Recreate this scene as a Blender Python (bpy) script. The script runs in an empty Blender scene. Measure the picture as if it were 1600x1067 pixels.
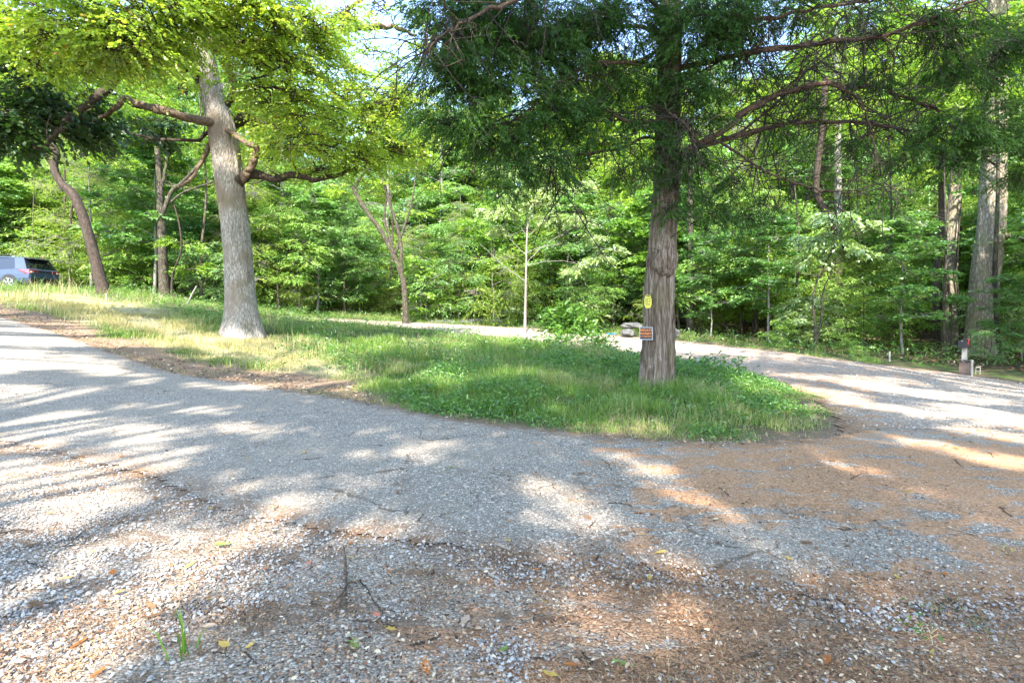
import bpy, math, random
import numpy as np
from mathutils import Vector
R = math.radians
rng = np.random.default_rng(7); random.seed(7)
SC = bpy.context.scene; COL = SC.collection
# ------------------------------------------------------------------ camera, sky, sun, exposure
CAMH, FPX, HOR = 1.5, 800.0, 485.0
cam = bpy.data.objects.new('camera', bpy.data.cameras.new('camera')); COL.objects.link(cam)
cam.location = (0, 0, CAMH); cam.rotation_euler = (R(90), 0, 0)
cam.data.lens = 18; cam.data.sensor_width = 36; cam.data.shift_y = -(533.5-HOR)/1600
cam.data.clip_end = 1200; cam.data.clip_start = .05
SC.camera = cam
SUN_EL, SUN_AZ = 45.0, 184.0          # azimuth clockwise from +Y : the sun stands behind the viewer
w = bpy.data.worlds.new('World'); SC.world = w; w.use_nodes = True
nt = w.node_tree; bgn = nt.nodes['Background']
sky = nt.nodes.new('ShaderNodeTexSky'); sky.sky_type = 'NISHITA'; sky.sun_disc = False
sky.sun_elevation = R(SUN_EL); sky.sun_rotation = R(SUN_AZ); sky.air_density = 1.0; sky.dust_density = .8; sky.ozone_density = 1.6
nt.links.new(sky.outputs[0], bgn.inputs[0]); bgn.inputs[1].default_value = .15
sun = bpy.data.objects.new('sun', bpy.data.lights.new('sun', 'SUN')); COL.objects.link(sun)
sun.data.energy = 3.0; sun.data.angle = R(.53); sun.data.color = (1, .93, .82)
sdir = np.array([math.sin(R(SUN_AZ))*math.cos(R(SUN_EL)), math.cos(R(SUN_AZ))*math.cos(R(SUN_EL)), math.sin(R(SUN_EL))])
sun.rotation_euler = Vector(sdir).to_track_quat('Z', 'Y').to_euler()
vs = SC.view_settings; vs.view_transform = 'Standard'; vs.look = 'None'; vs.gamma = 1; vs.use_curve_mapping = False
vs.exposure = 2.8
cy = SC.cycles
cy.max_bounces = 8; cy.diffuse_bounces = 4; cy.glossy_bounces = 2; cy.transmission_bounces = 6; cy.transparent_max_bounces = 4
cy.caustics_reflective = False; cy.caustics_refractive = False; cy.sample_clamp_indirect = 6
# ------------------------------------------------------------------ noise, terrain
_perm = np.random.default_rng(3).random(4096)
def vnoise(p):
    p = np.asarray(p, float); i = np.floor(p).astype(np.int64); f = p-i; f = f*f*(3-2*f)
    def h(a): return _perm[(a[..., 0]*73+a[..., 1]*157+a[..., 2]*311) & 4095]
    r = 0
    for dx in (0, 1):
        for dy in (0, 1):
            for dz in (0, 1):
                wgt = (f[..., 0] if dx else 1-f[..., 0])*(f[..., 1] if dy else 1-f[..., 1])*(f[..., 2] if dz else 1-f[..., 2])
                r = r+wgt*h(i+np.array([dx, dy, dz]))
    return r*2-1
def n2(x, y, s=1., seed=0.):
    return vnoise(np.stack([np.asarray(x)*s+seed, np.asarray(y)*s+seed*1.7, np.full_like(np.asarray(x, float), seed)], -1))
def P(px, py, d): return np.array([(px-800)/FPX*d, d, CAMH-(py-HOR)/FPX*d])
_c = [(0, 1067, 2.06), (800, 1067, 2.06), (1600, 1067, 2.06), (0, 800, 3.75), (800, 800, 3.81), (1600, 800, 3.81),
      (0, 690, 5.5), (0, 600, 8.1), (0, 540, 10.8), (0, 497, 13.5), (-300, 470, 14), (-300, 640, 6.2), (300, 700, 5.5), (400, 610, 9.2), (250, 578, 10.8), (110, 528, 13),
      (640, 645, 7.45), (900, 682, 6.1), (1150, 690, 5.85), (1025, 612, 9.4), (1300, 640, 7.8), (1600, 660, 7.1), (820, 580, 12.6), (640, 560, 14.5),
      (378, 528, 16), (250, 500, 17.5), (60, 458, 22.5), (160, 458, 24), (-200, 440, 24), (300, 474, 26), (450, 493, 31), (560, 496, 36), (700, 507, 32),
      (820, 518, 27.5), (950, 528, 24), (1060, 537, 21.8), (1060, 562, 15.5), (1250, 552, 18.5), (1400, 572, 16), (1250, 605, 10), (1600, 600, 12.8), (1507, 585, 14), (1900, 640, 8.5),
      (1600, 570, 16.5), (1250, 530, 24)]
_cp = [P(*c) for c in _c]+[np.array(c) for c in [(0, -6, 0), (-9, -8, .1), (9, -8, 0), (-22, 0, .6), (25, -5, -.3), (-30, -30, .5), (30, -30, 0), (0, -35, 0),
      (-60, 30, 4.2), (-45, 55, 3.8), (-20, 55, 2.2), (0, 60, 1.4), (25, 55, .9), (50, 50, .6), (60, 15, -.5), (-45, 80, 4.5), (0, 85, 2.2), (60, 80, 1.5), (-70, 0, 2.5), (20, 30, .2), (10, 38, .6)]]
_cp = np.array(_cp); _cx = _cp[:, :2]/20
def _U(r2): return np.where(r2 > 1e-12, .5*r2*np.log(np.maximum(r2, 1e-12)), 0)
_n = len(_cp); _K = _U(((_cx[:, None]-_cx[None])**2).sum(-1))+np.eye(_n)*.002
_A = np.zeros((_n+3, _n+3)); _A[:_n, :_n] = _K; _A[:_n, _n] = 1; _A[:_n, _n+1:] = _cx; _A[_n:, :_n] = _A[:_n, _n:].T
_W = np.linalg.solve(_A, np.concatenate([_cp[:, 2], np.zeros(3)]))
def terr(x, y):
    x = np.asarray(x, float); y = np.asarray(y, float); sh = x.shape
    q = np.stack([np.clip(x.ravel(), -75, 65), np.clip(y.ravel(), -35, 88)], -1)/20; out = np.zeros(len(q))
    for a in range(0, len(q), 40000):
        b = q[a:a+40000]; out[a:a+40000] = _U(((b[:, None]-_cx[None])**2).sum(-1))@_W[:_n]+_W[_n]+b@_W[_n+1:]
    return out.reshape(sh)+np.clip((y-84)*.22, 0, 22)*np.clip(1.0, 0, 1)
_ds = np.concatenate([np.linspace(1.5, 20, 500), np.linspace(20.05, 70, 700)])
def G(px, py):
    x = (px-800)/FPX*_ds; z = CAMH-(py-HOR)/FPX*_ds; t = terr(x, _ds)
    k = np.argmax(z <= t) if (z <= t).any() else len(_ds)-1
    return np.array([x[k], _ds[k], t[k]])
def proj(p): return 800+p[:, 0]/p[:, 1]*FPX, HOR+(CAMH-p[:, 2])/p[:, 1]*FPX
# ------------------------------------------------------------------ materials
def mat(name):
    m = bpy.data.materials.new(name); m.use_nodes = True; t = m.node_tree; t.nodes.clear()
    return m, t, t.nodes.new('ShaderNodeOutputMaterial')
class NT:
    def __init__(s, t): s.t = t
    def n(s, typ, **k):
        o = s.t.nodes.new(typ)
        for a, v in k.items(): setattr(o, a, v)
        return o
    def l(s, a, b): s.t.links.new(a, b)
    def val(s, sock, v):
        if isinstance(v, (int, float)): sock.default_value = v
        elif isinstance(v, tuple): sock.default_value = v if len(v) == 4 or len(sock.default_value) == 3 else (*v, 1)
        else: s.l(v, sock)
    def noise(s, vec, scale, detail=3, rough=.55, dist=0):
        o = s.n('ShaderNodeTexNoise'); s.l(vec, o.inputs['Vector']); o.inputs['Scale'].default_value = scale
        o.inputs['Detail'].default_value = detail; o.inputs['Roughness'].default_value = rough; o.inputs['Distortion'].default_value = dist
        return o.outputs['Fac']
    def vor(s, vec, scale, feat='F1', out='Distance'):
        o = s.n('ShaderNodeTexVoronoi', feature=feat); s.l(vec, o.inputs['Vector']); o.inputs['Scale'].default_value = scale
        return o
    def mapv(s, vec, sc=(1, 1, 1), rot=(0, 0, 0)):
        o = s.n('ShaderNodeMapping'); s.l(vec, o.inputs[0]); o.inputs['Scale'].default_value = sc; o.inputs['Rotation'].default_value = rot
        return o.outputs[0]
    def ramp(s, f, a, b, smooth=True):      # map range clamp
        o = s.n('ShaderNodeMapRange', interpolation_type='SMOOTHSTEP' if smooth else 'LINEAR'); s.l(f, o.inputs[0])
        o.inputs[1].default_value = a; o.inputs[2].default_value = b; return o.outputs[0]
    def mix(s, f, a, b, mode='MIX'):
        o = s.n('ShaderNodeMix', data_type='RGBA', blend_type=mode); s.val(o.inputs[0], f)
        s.val(o.inputs[6], a); s.val(o.inputs[7], b); return o.outputs[2]
    def math(s, op, a, b=0.):
        o = s.n('ShaderNodeMath', operation=op); s.val(o.inputs[0], a); s.val(o.inputs[1], b); return o.outputs[0]
    def cr(s, f, stops):
        o = s.n('ShaderNodeValToRGB'); s.l(f, o.inputs[0]); e = o.color_ramp.elements
        while len(e) < len(stops): e.new(.5)
        for k, (p_, c) in enumerate(stops): e[k].position = p_; e[k].color = (*c, 1)
        return o.outputs[0]
    def attr(s, nm): return s.n('ShaderNodeAttribute', attribute_name=nm).outputs['Fac']
    def bump(s, h, strength=.5, dist=.02):
        o = s.n('ShaderNodeBump'); s.l(h, o.inputs['Height']); o.inputs['Strength'].default_value = strength; o.inputs['Distance'].default_value = dist
        return o.outputs[0]
def fin(T, out, col, rough=.8, bump=None, metal=0, spec=.3, coat=0):
    b = T.n('ShaderNodeBsdfPrincipled'); T.val(b.inputs['Base Color'], col); T.val(b.inputs['Roughness'], rough)
    b.inputs['Metallic'].default_value = metal; b.inputs['Specular IOR Level'].default_value = spec; b.inputs['Coat Weight'].default_value = coat
    if bump is not None: T.l(bump, b.inputs['Normal'])
    T.l(b.outputs[0], out.inputs[0])
def leaf_mat(name, cols, trans=.4, orange=None, gloss=.05):
    m, t, out = mat(name); T = NT(t)
    oi = T.n('ShaderNodeObjectInfo').outputs['Random']
    f = T.math('ADD', T.math('MULTIPLY', T.attr('rnd'), .75), T.math('MULTIPLY', oi, .25))
    n = len(cols); c = T.cr(f, [((i+.5)/n, q) for i, q in enumerate(cols)])
    if orange:
        c = T.mix(T.ramp(T.attr('rnd2'), 1-orange[0], 1-orange[0]*.6), c, orange[1])
    d = T.n('ShaderNodeBsdfDiffuse'); T.l(c, d.inputs[0])
    tr = T.n('ShaderNodeBsdfTranslucent'); c2 = T.mix(.55, c, (1.0, .95, .22), 'MULTIPLY')
    h = T.n('ShaderNodeHueSaturation'); h.inputs['Value'].default_value = 1.9; T.l(c2, h.inputs['Color']); T.l(h.outputs[0], tr.inputs[0])
    a = T.n('ShaderNodeMixShader'); a.inputs[0].default_value = trans; T.l(d.outputs[0], a.inputs[1]); T.l(tr.outputs[0], a.inputs[2])
    g = T.n('ShaderNodeBsdfGlossy'); g.inputs['Roughness'].default_value = .42; g.inputs[0].default_value = (.9, .95, 1, 1)
    b = T.n('ShaderNodeMixShader'); b.inputs[0].default_value = gloss; T.l(a.outputs[0], b.inputs[1]); T.l(g.outputs[0], b.inputs[2])
    T.l(b.outputs[0], out.inputs[0]); return m
def bark_mat(name, cols, sc=(14, 14, 2.2), strength=.7, moss=None, cross=False, patch=None, d=.03):
    m, t, out = mat(name); T = NT(t); v = T.n('ShaderNodeTexCoord').outputs['Object']
    a = T.noise(T.mapv(v, sc), 1, 5, .65, .6); b = T.noise(T.mapv(v, (sc[0]*3, sc[1]*3, sc[2]*2.5)), 1, 3)
    big = T.noise(v, .9, 3); f = T.math('ADD', T.math('MULTIPLY', a, .65), T.math('MULTIPLY', b, .35))
    if cross:
        vr = T.vor(T.mapv(v, (sc[0]*.9, sc[1]*.9, sc[2]*1.6)), 1, 'DISTANCE_TO_EDGE').outputs['Distance']
        f = T.math('MULTIPLY', f, T.math('ADD', T.math('MULTIPLY', T.ramp(vr, 0, .3), .3), .75))
    c = T.cr(f, [(.25, cols[0]), (.45, cols[1]), (.62, cols[2]), (.8, cols[3])])
    if patch: c = T.mix(T.ramp(big, .48, .62), c, patch)
    if moss: c = T.mix(T.math('MULTIPLY', T.ramp(T.noise(v, 2.2, 4), .5, .68), moss[1]), c, moss[0])
    fin(T, out, c, .9, T.bump(f, strength, d), spec=.15); return m
def plain(name, col, rough=.5, metal=0, var=.12, sc=30, coat=0, spec=.4):
    m, t, out = mat(name); T = NT(t); v = T.n('ShaderNodeTexCoord').outputs['Object']
    n = T.noise(v, sc, 4); c = T.mix(T.ramp(n, .3, .75), tuple(x*(1-var) for x in col), tuple(min(1, x*(1+var)) for x in col))
    fin(T, out, c, rough, T.bump(n, .12, .004), metal, spec, coat); return m
G1 = [(.018, .05, .010), (.035, .09, .014), (.06, .14, .02), (.10, .19, .028), (.15, .22, .04)]
M = {}
M['leaf_wood'] = leaf_mat('woodland_leaf', [(.055, .125, .012), (.105, .205, .018), (.17, .28, .028), (.25, .37, .045), (.36, .45, .09)], .42, (.03, (.34, .18, .02)), gloss=.025)
M['leaf_under'] = leaf_mat('understory_leaf', [(.045, .12, .016), (.09, .20, .024), (.155, .28, .038), (.24, .37, .07), (.36, .47, .15)], .40, (.02, (.36, .24, .03)), gloss=.035)
M['leaf_cool'] = leaf_mat('cool_green_leaf', [(.035, .11, .025), (.07, .18, .035), (.12, .25, .05), (.18, .33, .08), (.28, .42, .15)], .36, gloss=.06)
M['leaf_gold'] = leaf_mat('yellowing_leaf', [(.08, .15, .018), (.13, .22, .026), (.19, .28, .04), (.27, .34, .06), (.38, .40, .09)], .42, (.05, (.40, .20, .03)), gloss=.02)
M['leaf_pale'] = leaf_mat('pale_dogwood_leaf', [(.13, .23, .05), (.20, .31, .07), (.28, .38, .11), (.38, .46, .18)], .35, gloss=.12)
M['leaf_oak'] = leaf_mat('oak_leaf', [(.07, .14, .014), (.13, .23, .018), (.21, .32, .027), (.31, .40, .045), (.44, .45, .075)], .48, (.10, (.34, .20, .015)), gloss=.05)
M['leaf_dark'] = leaf_mat('shade_tinted_oak_leaf', [(.012, .03, .008), (.02, .055, .01), (.035, .08, .012), (.055, .11, .02)], .3)  # darker copy of the oak leaf; the bough's shade is put into its colour
M['leaf_cedar'] = leaf_mat('cedar_foliage', [(.018, .05, .010), (.035, .088, .014), (.06, .13, .018), (.11, .19, .026)], .3, (.02, (.16, .07, .025)), gloss=.02)
M['grass'] = leaf_mat('grass_blade', [(.05, .12, .012), (.085, .18, .016), (.13, .24, .025), (.22, .30, .055)], .35, gloss=.04)
M['straw'] = leaf_mat('straw_blade', [(.16, .19, .06), (.26, .25, .10), (.36, .31, .15), (.45, .37, .21)], .3, gloss=.04)
M['weed'] = leaf_mat('weed_leaf', [(.035, .105, .012), (.06, .155, .016), (.10, .22, .024), (.17, .29, .04)], .35, gloss=.06)
M['bark_oak'] = bark_mat('pale_furrowed_bark', [(.10, .083, .07), (.33, .295, .255), (.50, .46, .41), (.68, .65, .60)], (19, 19, 3.2), 1.0, ((.12, .12, .04), .4), True, (.23, .185, .145), d=.09)
M['bark_dead'] = bark_mat('bare_orange_brown_limb_bark', [(.025, .018, .013), (.085, .06, .042), (.19, .14, .095), (.42, .35, .24)], (16, 16, 16), .7)
M['bark_dark'] = bark_mat('dark_limb_bark', [(.015, .011, .009), (.04, .03, .024), (.075, .058, .045), (.13, .10, .08)], (16, 16, 5), .6)
M['bark_cedar'] = bark_mat('shredding_cedar_bark', [(.02, .013, .009), (.12, .085, .062), (.33, .27, .22), (.66, .60, .54)], (20, 20, 1.3), 1.0, ((.14, .13, .06), .4), d=.07)
M['bark_cedar_limb'] = bark_mat('reddish_cedar_limb_bark', [(.022, .014, .010), (.065, .043, .032), (.13, .09, .066), (.24, .18, .14)], (30, 30, 9), .7)
M['bark_twig'] = bark_mat('thin_dead_twig_bark', [(.012, .010, .008), (.03, .024, .02), (.055, .045, .038), (.12, .11, .10)], (30, 30, 30), .3)
M['bark_wood'] = bark_mat('woodland_bark', [(.02, .016, .012), (.06, .05, .038), (.13, .11, .088), (.26, .235, .20)], (12, 12, 2.5), .8, ((.07, .10, .03), .5), True)
M['bark_sun'] = bark_mat('light_brown_furrowed_bark', [(.07, .055, .042), (.22, .185, .14), (.36, .32, .25), (.52, .48, .40)], (15, 15, 2.6), 1.0, ((.16, .17, .05), .45), True, d=.04)
M['bark_pale'] = bark_mat('smooth_pale_bark', [(.09, .08, .068), (.18, .165, .145), (.27, .25, .225), (.38, .36, .335)], (8, 8, 3), .3)
# ------------------------------------------------------------------ mesh helpers
def mesh_obj(name, V, F, mats, fmat=None, attrs=None, parent=None, smooth=False):
    """V (n,3); F list of (m,k) int arrays"""
    me = bpy.data.meshes.new(name); V = np.asarray(V, np.float32)
    me.vertices.add(len(V)); me.vertices.foreach_set('co', V.ravel())
    F = [np.asarray(f, np.int32) for f in F if len(f)]
    li = np.concatenate([f.ravel() for f in F]); tot = np.concatenate([np.full(len(f), f.shape[1], np.int32) for f in F])
    st = np.concatenate([[0], np.cumsum(tot)[:-1]]).astype(np.int32)
    me.loops.add(len(li)); me.loops.foreach_set('vertex_index', li)
    me.polygons.add(len(tot)); me.polygons.foreach_set('loop_start', st)
    if not isinstance(mats, (list, tuple)): mats = [mats]
    for m in mats: me.materials.append(m)
    if fmat is not None: me.polygons.foreach_set('material_index', np.asarray(fmat, np.int32))
    for k, (dom, v) in (attrs or {}).items():
        a = me.attributes.new(k, 'FLOAT', dom); a.data.foreach_set('value', np.asarray(v, np.float32))
    if smooth is not False:
        me.polygons.foreach_set('use_smooth', np.full(len(tot), True) if smooth is True else np.asarray(smooth))
    me.update(calc_edges=True)
    o = bpy.data.objects.new(name, me); COL.objects.link(o)
    if parent is not None: o.parent = parent
    return o
def local(o, parent):      # mesh built in world coordinates, parent empty at its base
    o.parent = parent; o.location = -parent.location; return o
def tag(o, label=None, cat=None, group=None, kind=None):
    if label: o['label'] = label
    if cat: o['category'] = cat
    if group: o['group'] = group
    if kind: o['kind'] = kind
    return o
def empty(name, loc, label, cat, group=None, rz=0):
    o = bpy.data.objects.new(name, None); COL.objects.link(o); o.location = loc; o.rotation_euler = (0, 0, rz); o.empty_display_size = .3
    return tag(o, label, cat, group)
def nrm(a): return a/np.maximum(np.linalg.norm(a, axis=-1, keepdims=True), 1e-9)
class Geo:
    def __init__(s): s.V = []; s.F = {}; s.n = 0
    def add(s, V, F, mi=0, r=None, r2=None, sm=False):
        V = np.asarray(V, float); F = np.asarray(F, int)+s.n; s.V.append(V); s.n += len(V)
        if r is None: r = np.full(len(F), .5)
        if r2 is None: r2 = np.zeros(len(F))
        s.F.setdefault(F.shape[1], []).append((F, np.full(len(F), mi), r, r2, np.full(len(F), sm)))
    def build(s, name, mats, parent=None, mode='local'):
        fs, mi, r, r2, sm = [], [], [], [], []
        for k in s.F:
            for a in s.F[k]: fs.append(a[0]); mi.append(a[1]); r.append(a[2]); r2.append(a[3]); sm.append(a[4])
        o = mesh_obj(name, np.concatenate(s.V), fs, mats, np.concatenate(mi), {'rnd': ('FACE', np.concatenate(r)), 'rnd2': ('FACE', np.concatenate(r2))}, None, np.concatenate(sm))
        if parent is not None:
            if mode == 'local': local(o, parent)
            else: o.parent = parent
        return o
def spline(pts, n):
    pts = np.asarray(pts, float); k = len(pts)
    if k == 2: t = np.linspace(0, 1, n)[:, None]; return pts[0]*(1-t)+pts[1]*t
    e = np.vstack([2*pts[0]-pts[1], pts, 2*pts[-1]-pts[-2]]); u = np.linspace(0, k-1-1e-6, n); i = u.astype(int); f = (u-i)[:, None]
    a, b, c, d = e[i], e[i+1], e[i+2], e[i+3]
    return .5*((2*b)+(-a+c)*f+(2*a-5*b+4*c-d)*f**2+(-a+3*b-3*c+d)*f**3)
def tube(g, path, rad, ns=6, mi=0, disp=None, cap=True, sm=True):
    path = np.asarray(path, float); n = len(path); rad = np.broadcast_to(rad, (n,)) if np.ndim(rad) == 0 else np.asarray(rad)
    tg = nrm(np.gradient(path, axis=0)); ref = np.array([1., 0, 0]) if abs(tg[0][0]) < .8 else np.array([0, 1., 0])
    us = []; u = nrm(ref-tg[0]*tg[0].dot(ref))
    for k in range(n): u = nrm(u-tg[k]*tg[k].dot(u)); us.append(u)
    us = np.array(us); vs_ = np.cross(tg, us); th = np.arange(ns)/ns*2*math.pi
    rr = rad[:, None]*np.ones(ns)
    if disp is not None:
        s_ = np.concatenate([[0], np.cumsum(np.linalg.norm(np.diff(path, axis=0), axis=1))]); rr = rr+disp(th[None, :], s_[:, None], rr)
    V = path[:, None]+rr[..., None]*(np.cos(th)[None, :, None]*us[:, None]+np.sin(th)[None, :, None]*vs_[:, None])
    a = np.arange(n-1)[:, None]*ns; b = np.arange(ns)[None]; c = (b+1) % ns
    F = np.stack([a+b, a+c, a+ns+c, a+ns+b], -1).reshape(-1, 4)
    g.add(V.reshape(-1, 3), F, mi, sm=sm)
    if cap: g.add(V[-1], [list(range(ns))], mi)
def box(g, c, s, mi=0, rz=0., bev=0):
    c = np.array(c, float); s = np.array(s)/2
    if bev <= 0: V = np.array([[x, y, z] for x in (-1, 1) for y in (-1, 1) for z in (-1, 1)], float)*s; F = [[0, 1, 3, 2], [4, 6, 7, 5], [0, 4, 5, 1], [2, 3, 7, 6], [0, 2, 6, 4], [1, 5, 7, 3]]
    cs, sn = math.cos(rz), math.sin(rz); V = V@np.array([[cs, sn, 0], [-sn, cs, 0], [0, 0, 1]])+c; g.add(V, F, mi)
TPL = {'oval': ([(0, 0, 0), (.28, .2, .03), (.65, .21, .0), (1, 0, -.10), (.65, -.21, 0), (.28, -.2, .03)]),
       'long': ([(0, 0, 0), (.3, .12, .02), (.7, .11, 0), (1, 0, -.12), (.7, -.11, 0), (.3, -.12, .02)]),
       'strip': ([(0, .06, 0), (.6, .09, .02), (1, 0, -.05), (.6, -.09, .02)]),
       'oak': ([(0, 0, 0), (.22, .10, 0), (.26, .28, 0), (.42, .13, 0), (.55, .36, 0), (.66, .14, 0), (.84, .24, 0), (1, 0, 0), (.84, -.24, 0), (.66, -.14, 0), (.55, -.36, 0), (.42, -.13, 0), (.26, -.28, 0), (.22, -.10, 0)]),
       'maple': ([(0, 0, 0), (.12, .32, 0), (.34, .24, 0), (.55, .46, 0), (.66, .16, 0), (1, 0, 0), (.66, -.16, 0), (.55, -.46, 0), (.34, -.24, 0), (.12, -.32, 0)])}
def leaves(g, base, d, nr, size, tpl='oval', mi=0, r=None, r2=None, rg=rng):
    t = np.array(TPL[tpl]); N = len(base); d = nrm(d); b = nrm(np.cross(nr, d)); nn = np.cross(d, b); size = np.broadcast_to(size, (N,))
    V = base[:, None]+size[:, None, None]*(t[None, :, 0:1]*d[:, None]+t[None, :, 1:2]*b[:, None]+t[None, :, 2:3]*nn[:, None])
    k = len(t); F = np.arange(N)[:, None]*k+np.arange(k)[None]
    g.add(V.reshape(-1, 3), F, mi, rg.random(N) if r is None else r, rg.random(N) if r2 is None else r2)
def sprays(g, pos, d, L, m, size, tpl='oval', ang=55, droop=.25, ldroop=.3, flat=1., mi=0, rg=rng, jit=.35, tone=None):
    S = len(pos); size = size*rg.uniform(.75, 1.3, S); d = nrm(d); L = np.broadcast_to(L, (S,)); t = (np.arange(m)+.6)/m; t = np.clip(t[None]+rg.normal(0, .04, (S, m)), 0, 1)
    base = pos[:, None]+d[:, None]*(L[:, None]*t)[..., None]; base[..., 2] -= droop*L[:, None]*t**2
    up = nrm(np.array([0, 0, 1.])*flat+rg.normal(0, .35, (S, 3))); side = nrm(np.cross(up, d))
    sg = np.where(np.arange(m) % 2, 1, -1)[None]*np.ones((S, 1)); a = R(ang)*(1-.6*t)*sg
    ld = d[:, None]*np.cos(a)[..., None]+side[:, None]*np.sin(a)[..., None]+rg.normal(0, jit, (S, m, 3)); ld[..., 2] -= ldroop
    nr = up[:, None]+rg.normal(0, jit, (S, m, 3)); sz = np.broadcast_to(size, (S,))[:, None]*rg.uniform(.7, 1.15, (S, m))
    r = rg.random((S, m))*.5+(rg.random(S) if tone is None else tone)[:, None]*.5; r2 = rg.random((S, m))*.4+rg.random((S, 1))*.6
    leaves(g, base.reshape(-1, 3), ld.reshape(-1, 3), nr.reshape(-1, 3), sz.ravel(), tpl, mi, r.ravel(), r2.ravel())
def rdir(n, rg=rng, flat=1.):
    v = rg.normal(0, 1, (n, 3)); v[:, 2] *= flat; return nrm(v)
def crown(g, clusters, n, L, m, size, tpl, droop=.3, ldroop=.3, origin=None, rg=rng, flat=.35, twig=.006, sub=6, bm=1, keep=None, shell=.45, jit=.35, ang=55):
    """clusters: (centre, (rx,ry,rz)); sprays fill each one unevenly, twigs run to them"""
    vol = np.array([np.prod(r)**(.8) for c, r in clusters]); cnt = np.maximum(3, (n*vol/vol.sum()).astype(int))
    for (c, r), k in zip(clusters, cnt):
        c = np.array(c); r = np.array(r); nsub = max(3, int(sub)); sc = rdir(nsub, rg)*rg.uniform(.35, .8, (nsub, 1))
        w_ = rg.integers(0, nsub, k); q = sc[w_]+rdir(k, rg)*rg.uniform(.02, shell, (k, 1))**.8
        p = c+q*r; out = nrm(q*r); out = nrm(out+rdir(k, rg)*.5); out[:, 2] = out[:, 2]*flat; tone = np.clip(_perm[(w_*37+int(abs(c[0]*91)+abs(c[2]*57))) & 4095]*.5+rg.random(k)*.5, 0, 1)
        if keep is not None:
            kk = keep(p); p, out, tone = p[kk], out[kk], tone[kk]; w_ = w_[kk]
            if not len(p): continue
        sprays(g, p, out, np.full(len(p), L)*rg.uniform(.7, 1.3, len(p)), m, size, tpl, droop=droop, ldroop=ldroop, rg=rg, tone=tone, jit=jit, ang=ang)
        if twig:
            for j in range(nsub):
                e = c+sc[j]*r; st0 = c+rg.normal(0, .22, 3)*r; mid = (st0+e)/2+rg.normal(0, .14, 3)*r; tube(g, spline([st0, mid, e], 6), np.linspace(twig*1.7, twig*1.0, 6), 4, bm)
            for i in range(0, len(p), 2):
                e0 = c+sc[w_[i]]*r; e = p[i]+out[i]*L*.6; e[2] -= droop*L*.3
                e0 = e0+rg.normal(0, .10, 3)*r; tube(g, np.array([e0, (e0+p[i])/2+rg.normal(0, .03, 3)*r, p[i], e]), np.array([twig*1.4, twig, twig*.8, twig*.4]), 3, bm, cap=False)
# ------------------------------------------------------------------ regions of the ground (outlines traced, then laid on the terrain)
def poly(px): return np.array([G(*p)[:2] for p in px])
ASPH_TOP = [(-400, 476), (-150, 484), (0, 495), (60, 511), (110, 528), (180, 553), (260, 580), (400, 602), (540, 624), (640, 646), (760, 665), (900, 682), (1020, 692), (1150, 695), (1260, 690), (1340, 668), (1480, 672), (1800, 700)]
ASPH_BOT = [(1800, 905), (1600, 926), (1500, 944), (1350, 948), (1220, 925), (1100, 902), (1000, 888), (870, 880), (760, 868), (650, 850), (500, 828), (350, 795), (250, 755), (200, 735), (90, 708), (0, 690), (-400, 640)]
ASPH = poly(ASPH_TOP+ASPH_BOT)
ROAD = poly([(430, 493.5), (520, 498), (620, 503), (720, 508), (820, 513), (900, 519), (1060, 534), (1200, 549), (1400, 574), (1600, 600), (1900, 645), (2000, 690), (1800, 715), (1480, 690), (1335, 680), (1318, 655), (1280, 622), (1210, 597), (1160, 583), (1060, 563), (940, 549), (820, 530), (640, 513), (480, 498)])
LOT = np.vstack([poly([(2100, 880)]+ASPH_BOT[1:-1]), [[-9, 5.5], [-16, 3], [-16, -9], [14, -9], [14, 3]]])
LITTER = poly([(-200, 470), (0, 478), (110, 503), (210, 535), (330, 568), (470, 588), (575, 600), (600, 640), (540, 626), (400, 604), (260, 582), (110, 530), (0, 497), (-200, 482)])
STRAW = poly([(-100, 452), (130, 462), (220, 478), (300, 520), (430, 535), (520, 560), (580, 592), (470, 590), (330, 566), (210, 532), (110, 500), (0, 476), (-100, 470)])
def sdf(P2, x, y):
    x = np.asarray(x, float).ravel(); y = np.asarray(y, float).ravel(); a = P2; b = np.roll(P2, -1, 0); dm = np.full(len(x), 1e9); ins = np.zeros(len(x), bool)
    for p, q in zip(a, b):
        e = q-p; t = np.clip(((x-p[0])*e[0]+(y-p[1])*e[1])/max(e@e, 1e-9), 0, 1); dm = np.minimum(dm, np.hypot(x-p[0]-t*e[0], y-p[1]-t*e[1]))
        cr = ((p[1] > y) != (q[1] > y)) & (x < (q[0]-p[0])*(y-p[1])/(q[1]-p[1]+1e-12)+p[0]); ins ^= cr
    return np.where(ins, dm, -dm)
EDGE_PX = np.array([-700, -300, 0, 160, 300, 450, 600, 750, 900, 1060, 1250, 1400, 1600, 1900, 2300]); EDGE_D = np.array([18, 25, 29.5, 27.5, 28, 33, 39, 37, 32, 25.5, 20.5, 18, 15, 11, 7])
def edge(px): return np.interp(px, EDGE_PX, EDGE_D)
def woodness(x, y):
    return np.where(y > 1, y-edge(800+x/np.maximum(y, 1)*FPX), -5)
def zone_masks(x, y):
    sh = x.shape; n1 = n2(x, y, 1.1, 3).ravel()*.35+n2(x, y, 4, 8).ravel()*.12
    road = np.maximum(np.maximum(sdf(ASPH, x, y), sdf(ROAD, x, y)), sdf(LOT, x, y))
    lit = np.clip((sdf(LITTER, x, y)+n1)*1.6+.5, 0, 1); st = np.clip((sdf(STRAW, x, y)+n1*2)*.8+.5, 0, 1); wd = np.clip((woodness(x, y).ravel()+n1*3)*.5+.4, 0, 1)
    return [a.reshape(sh) for a in (road, lit, st, wd)]
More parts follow.
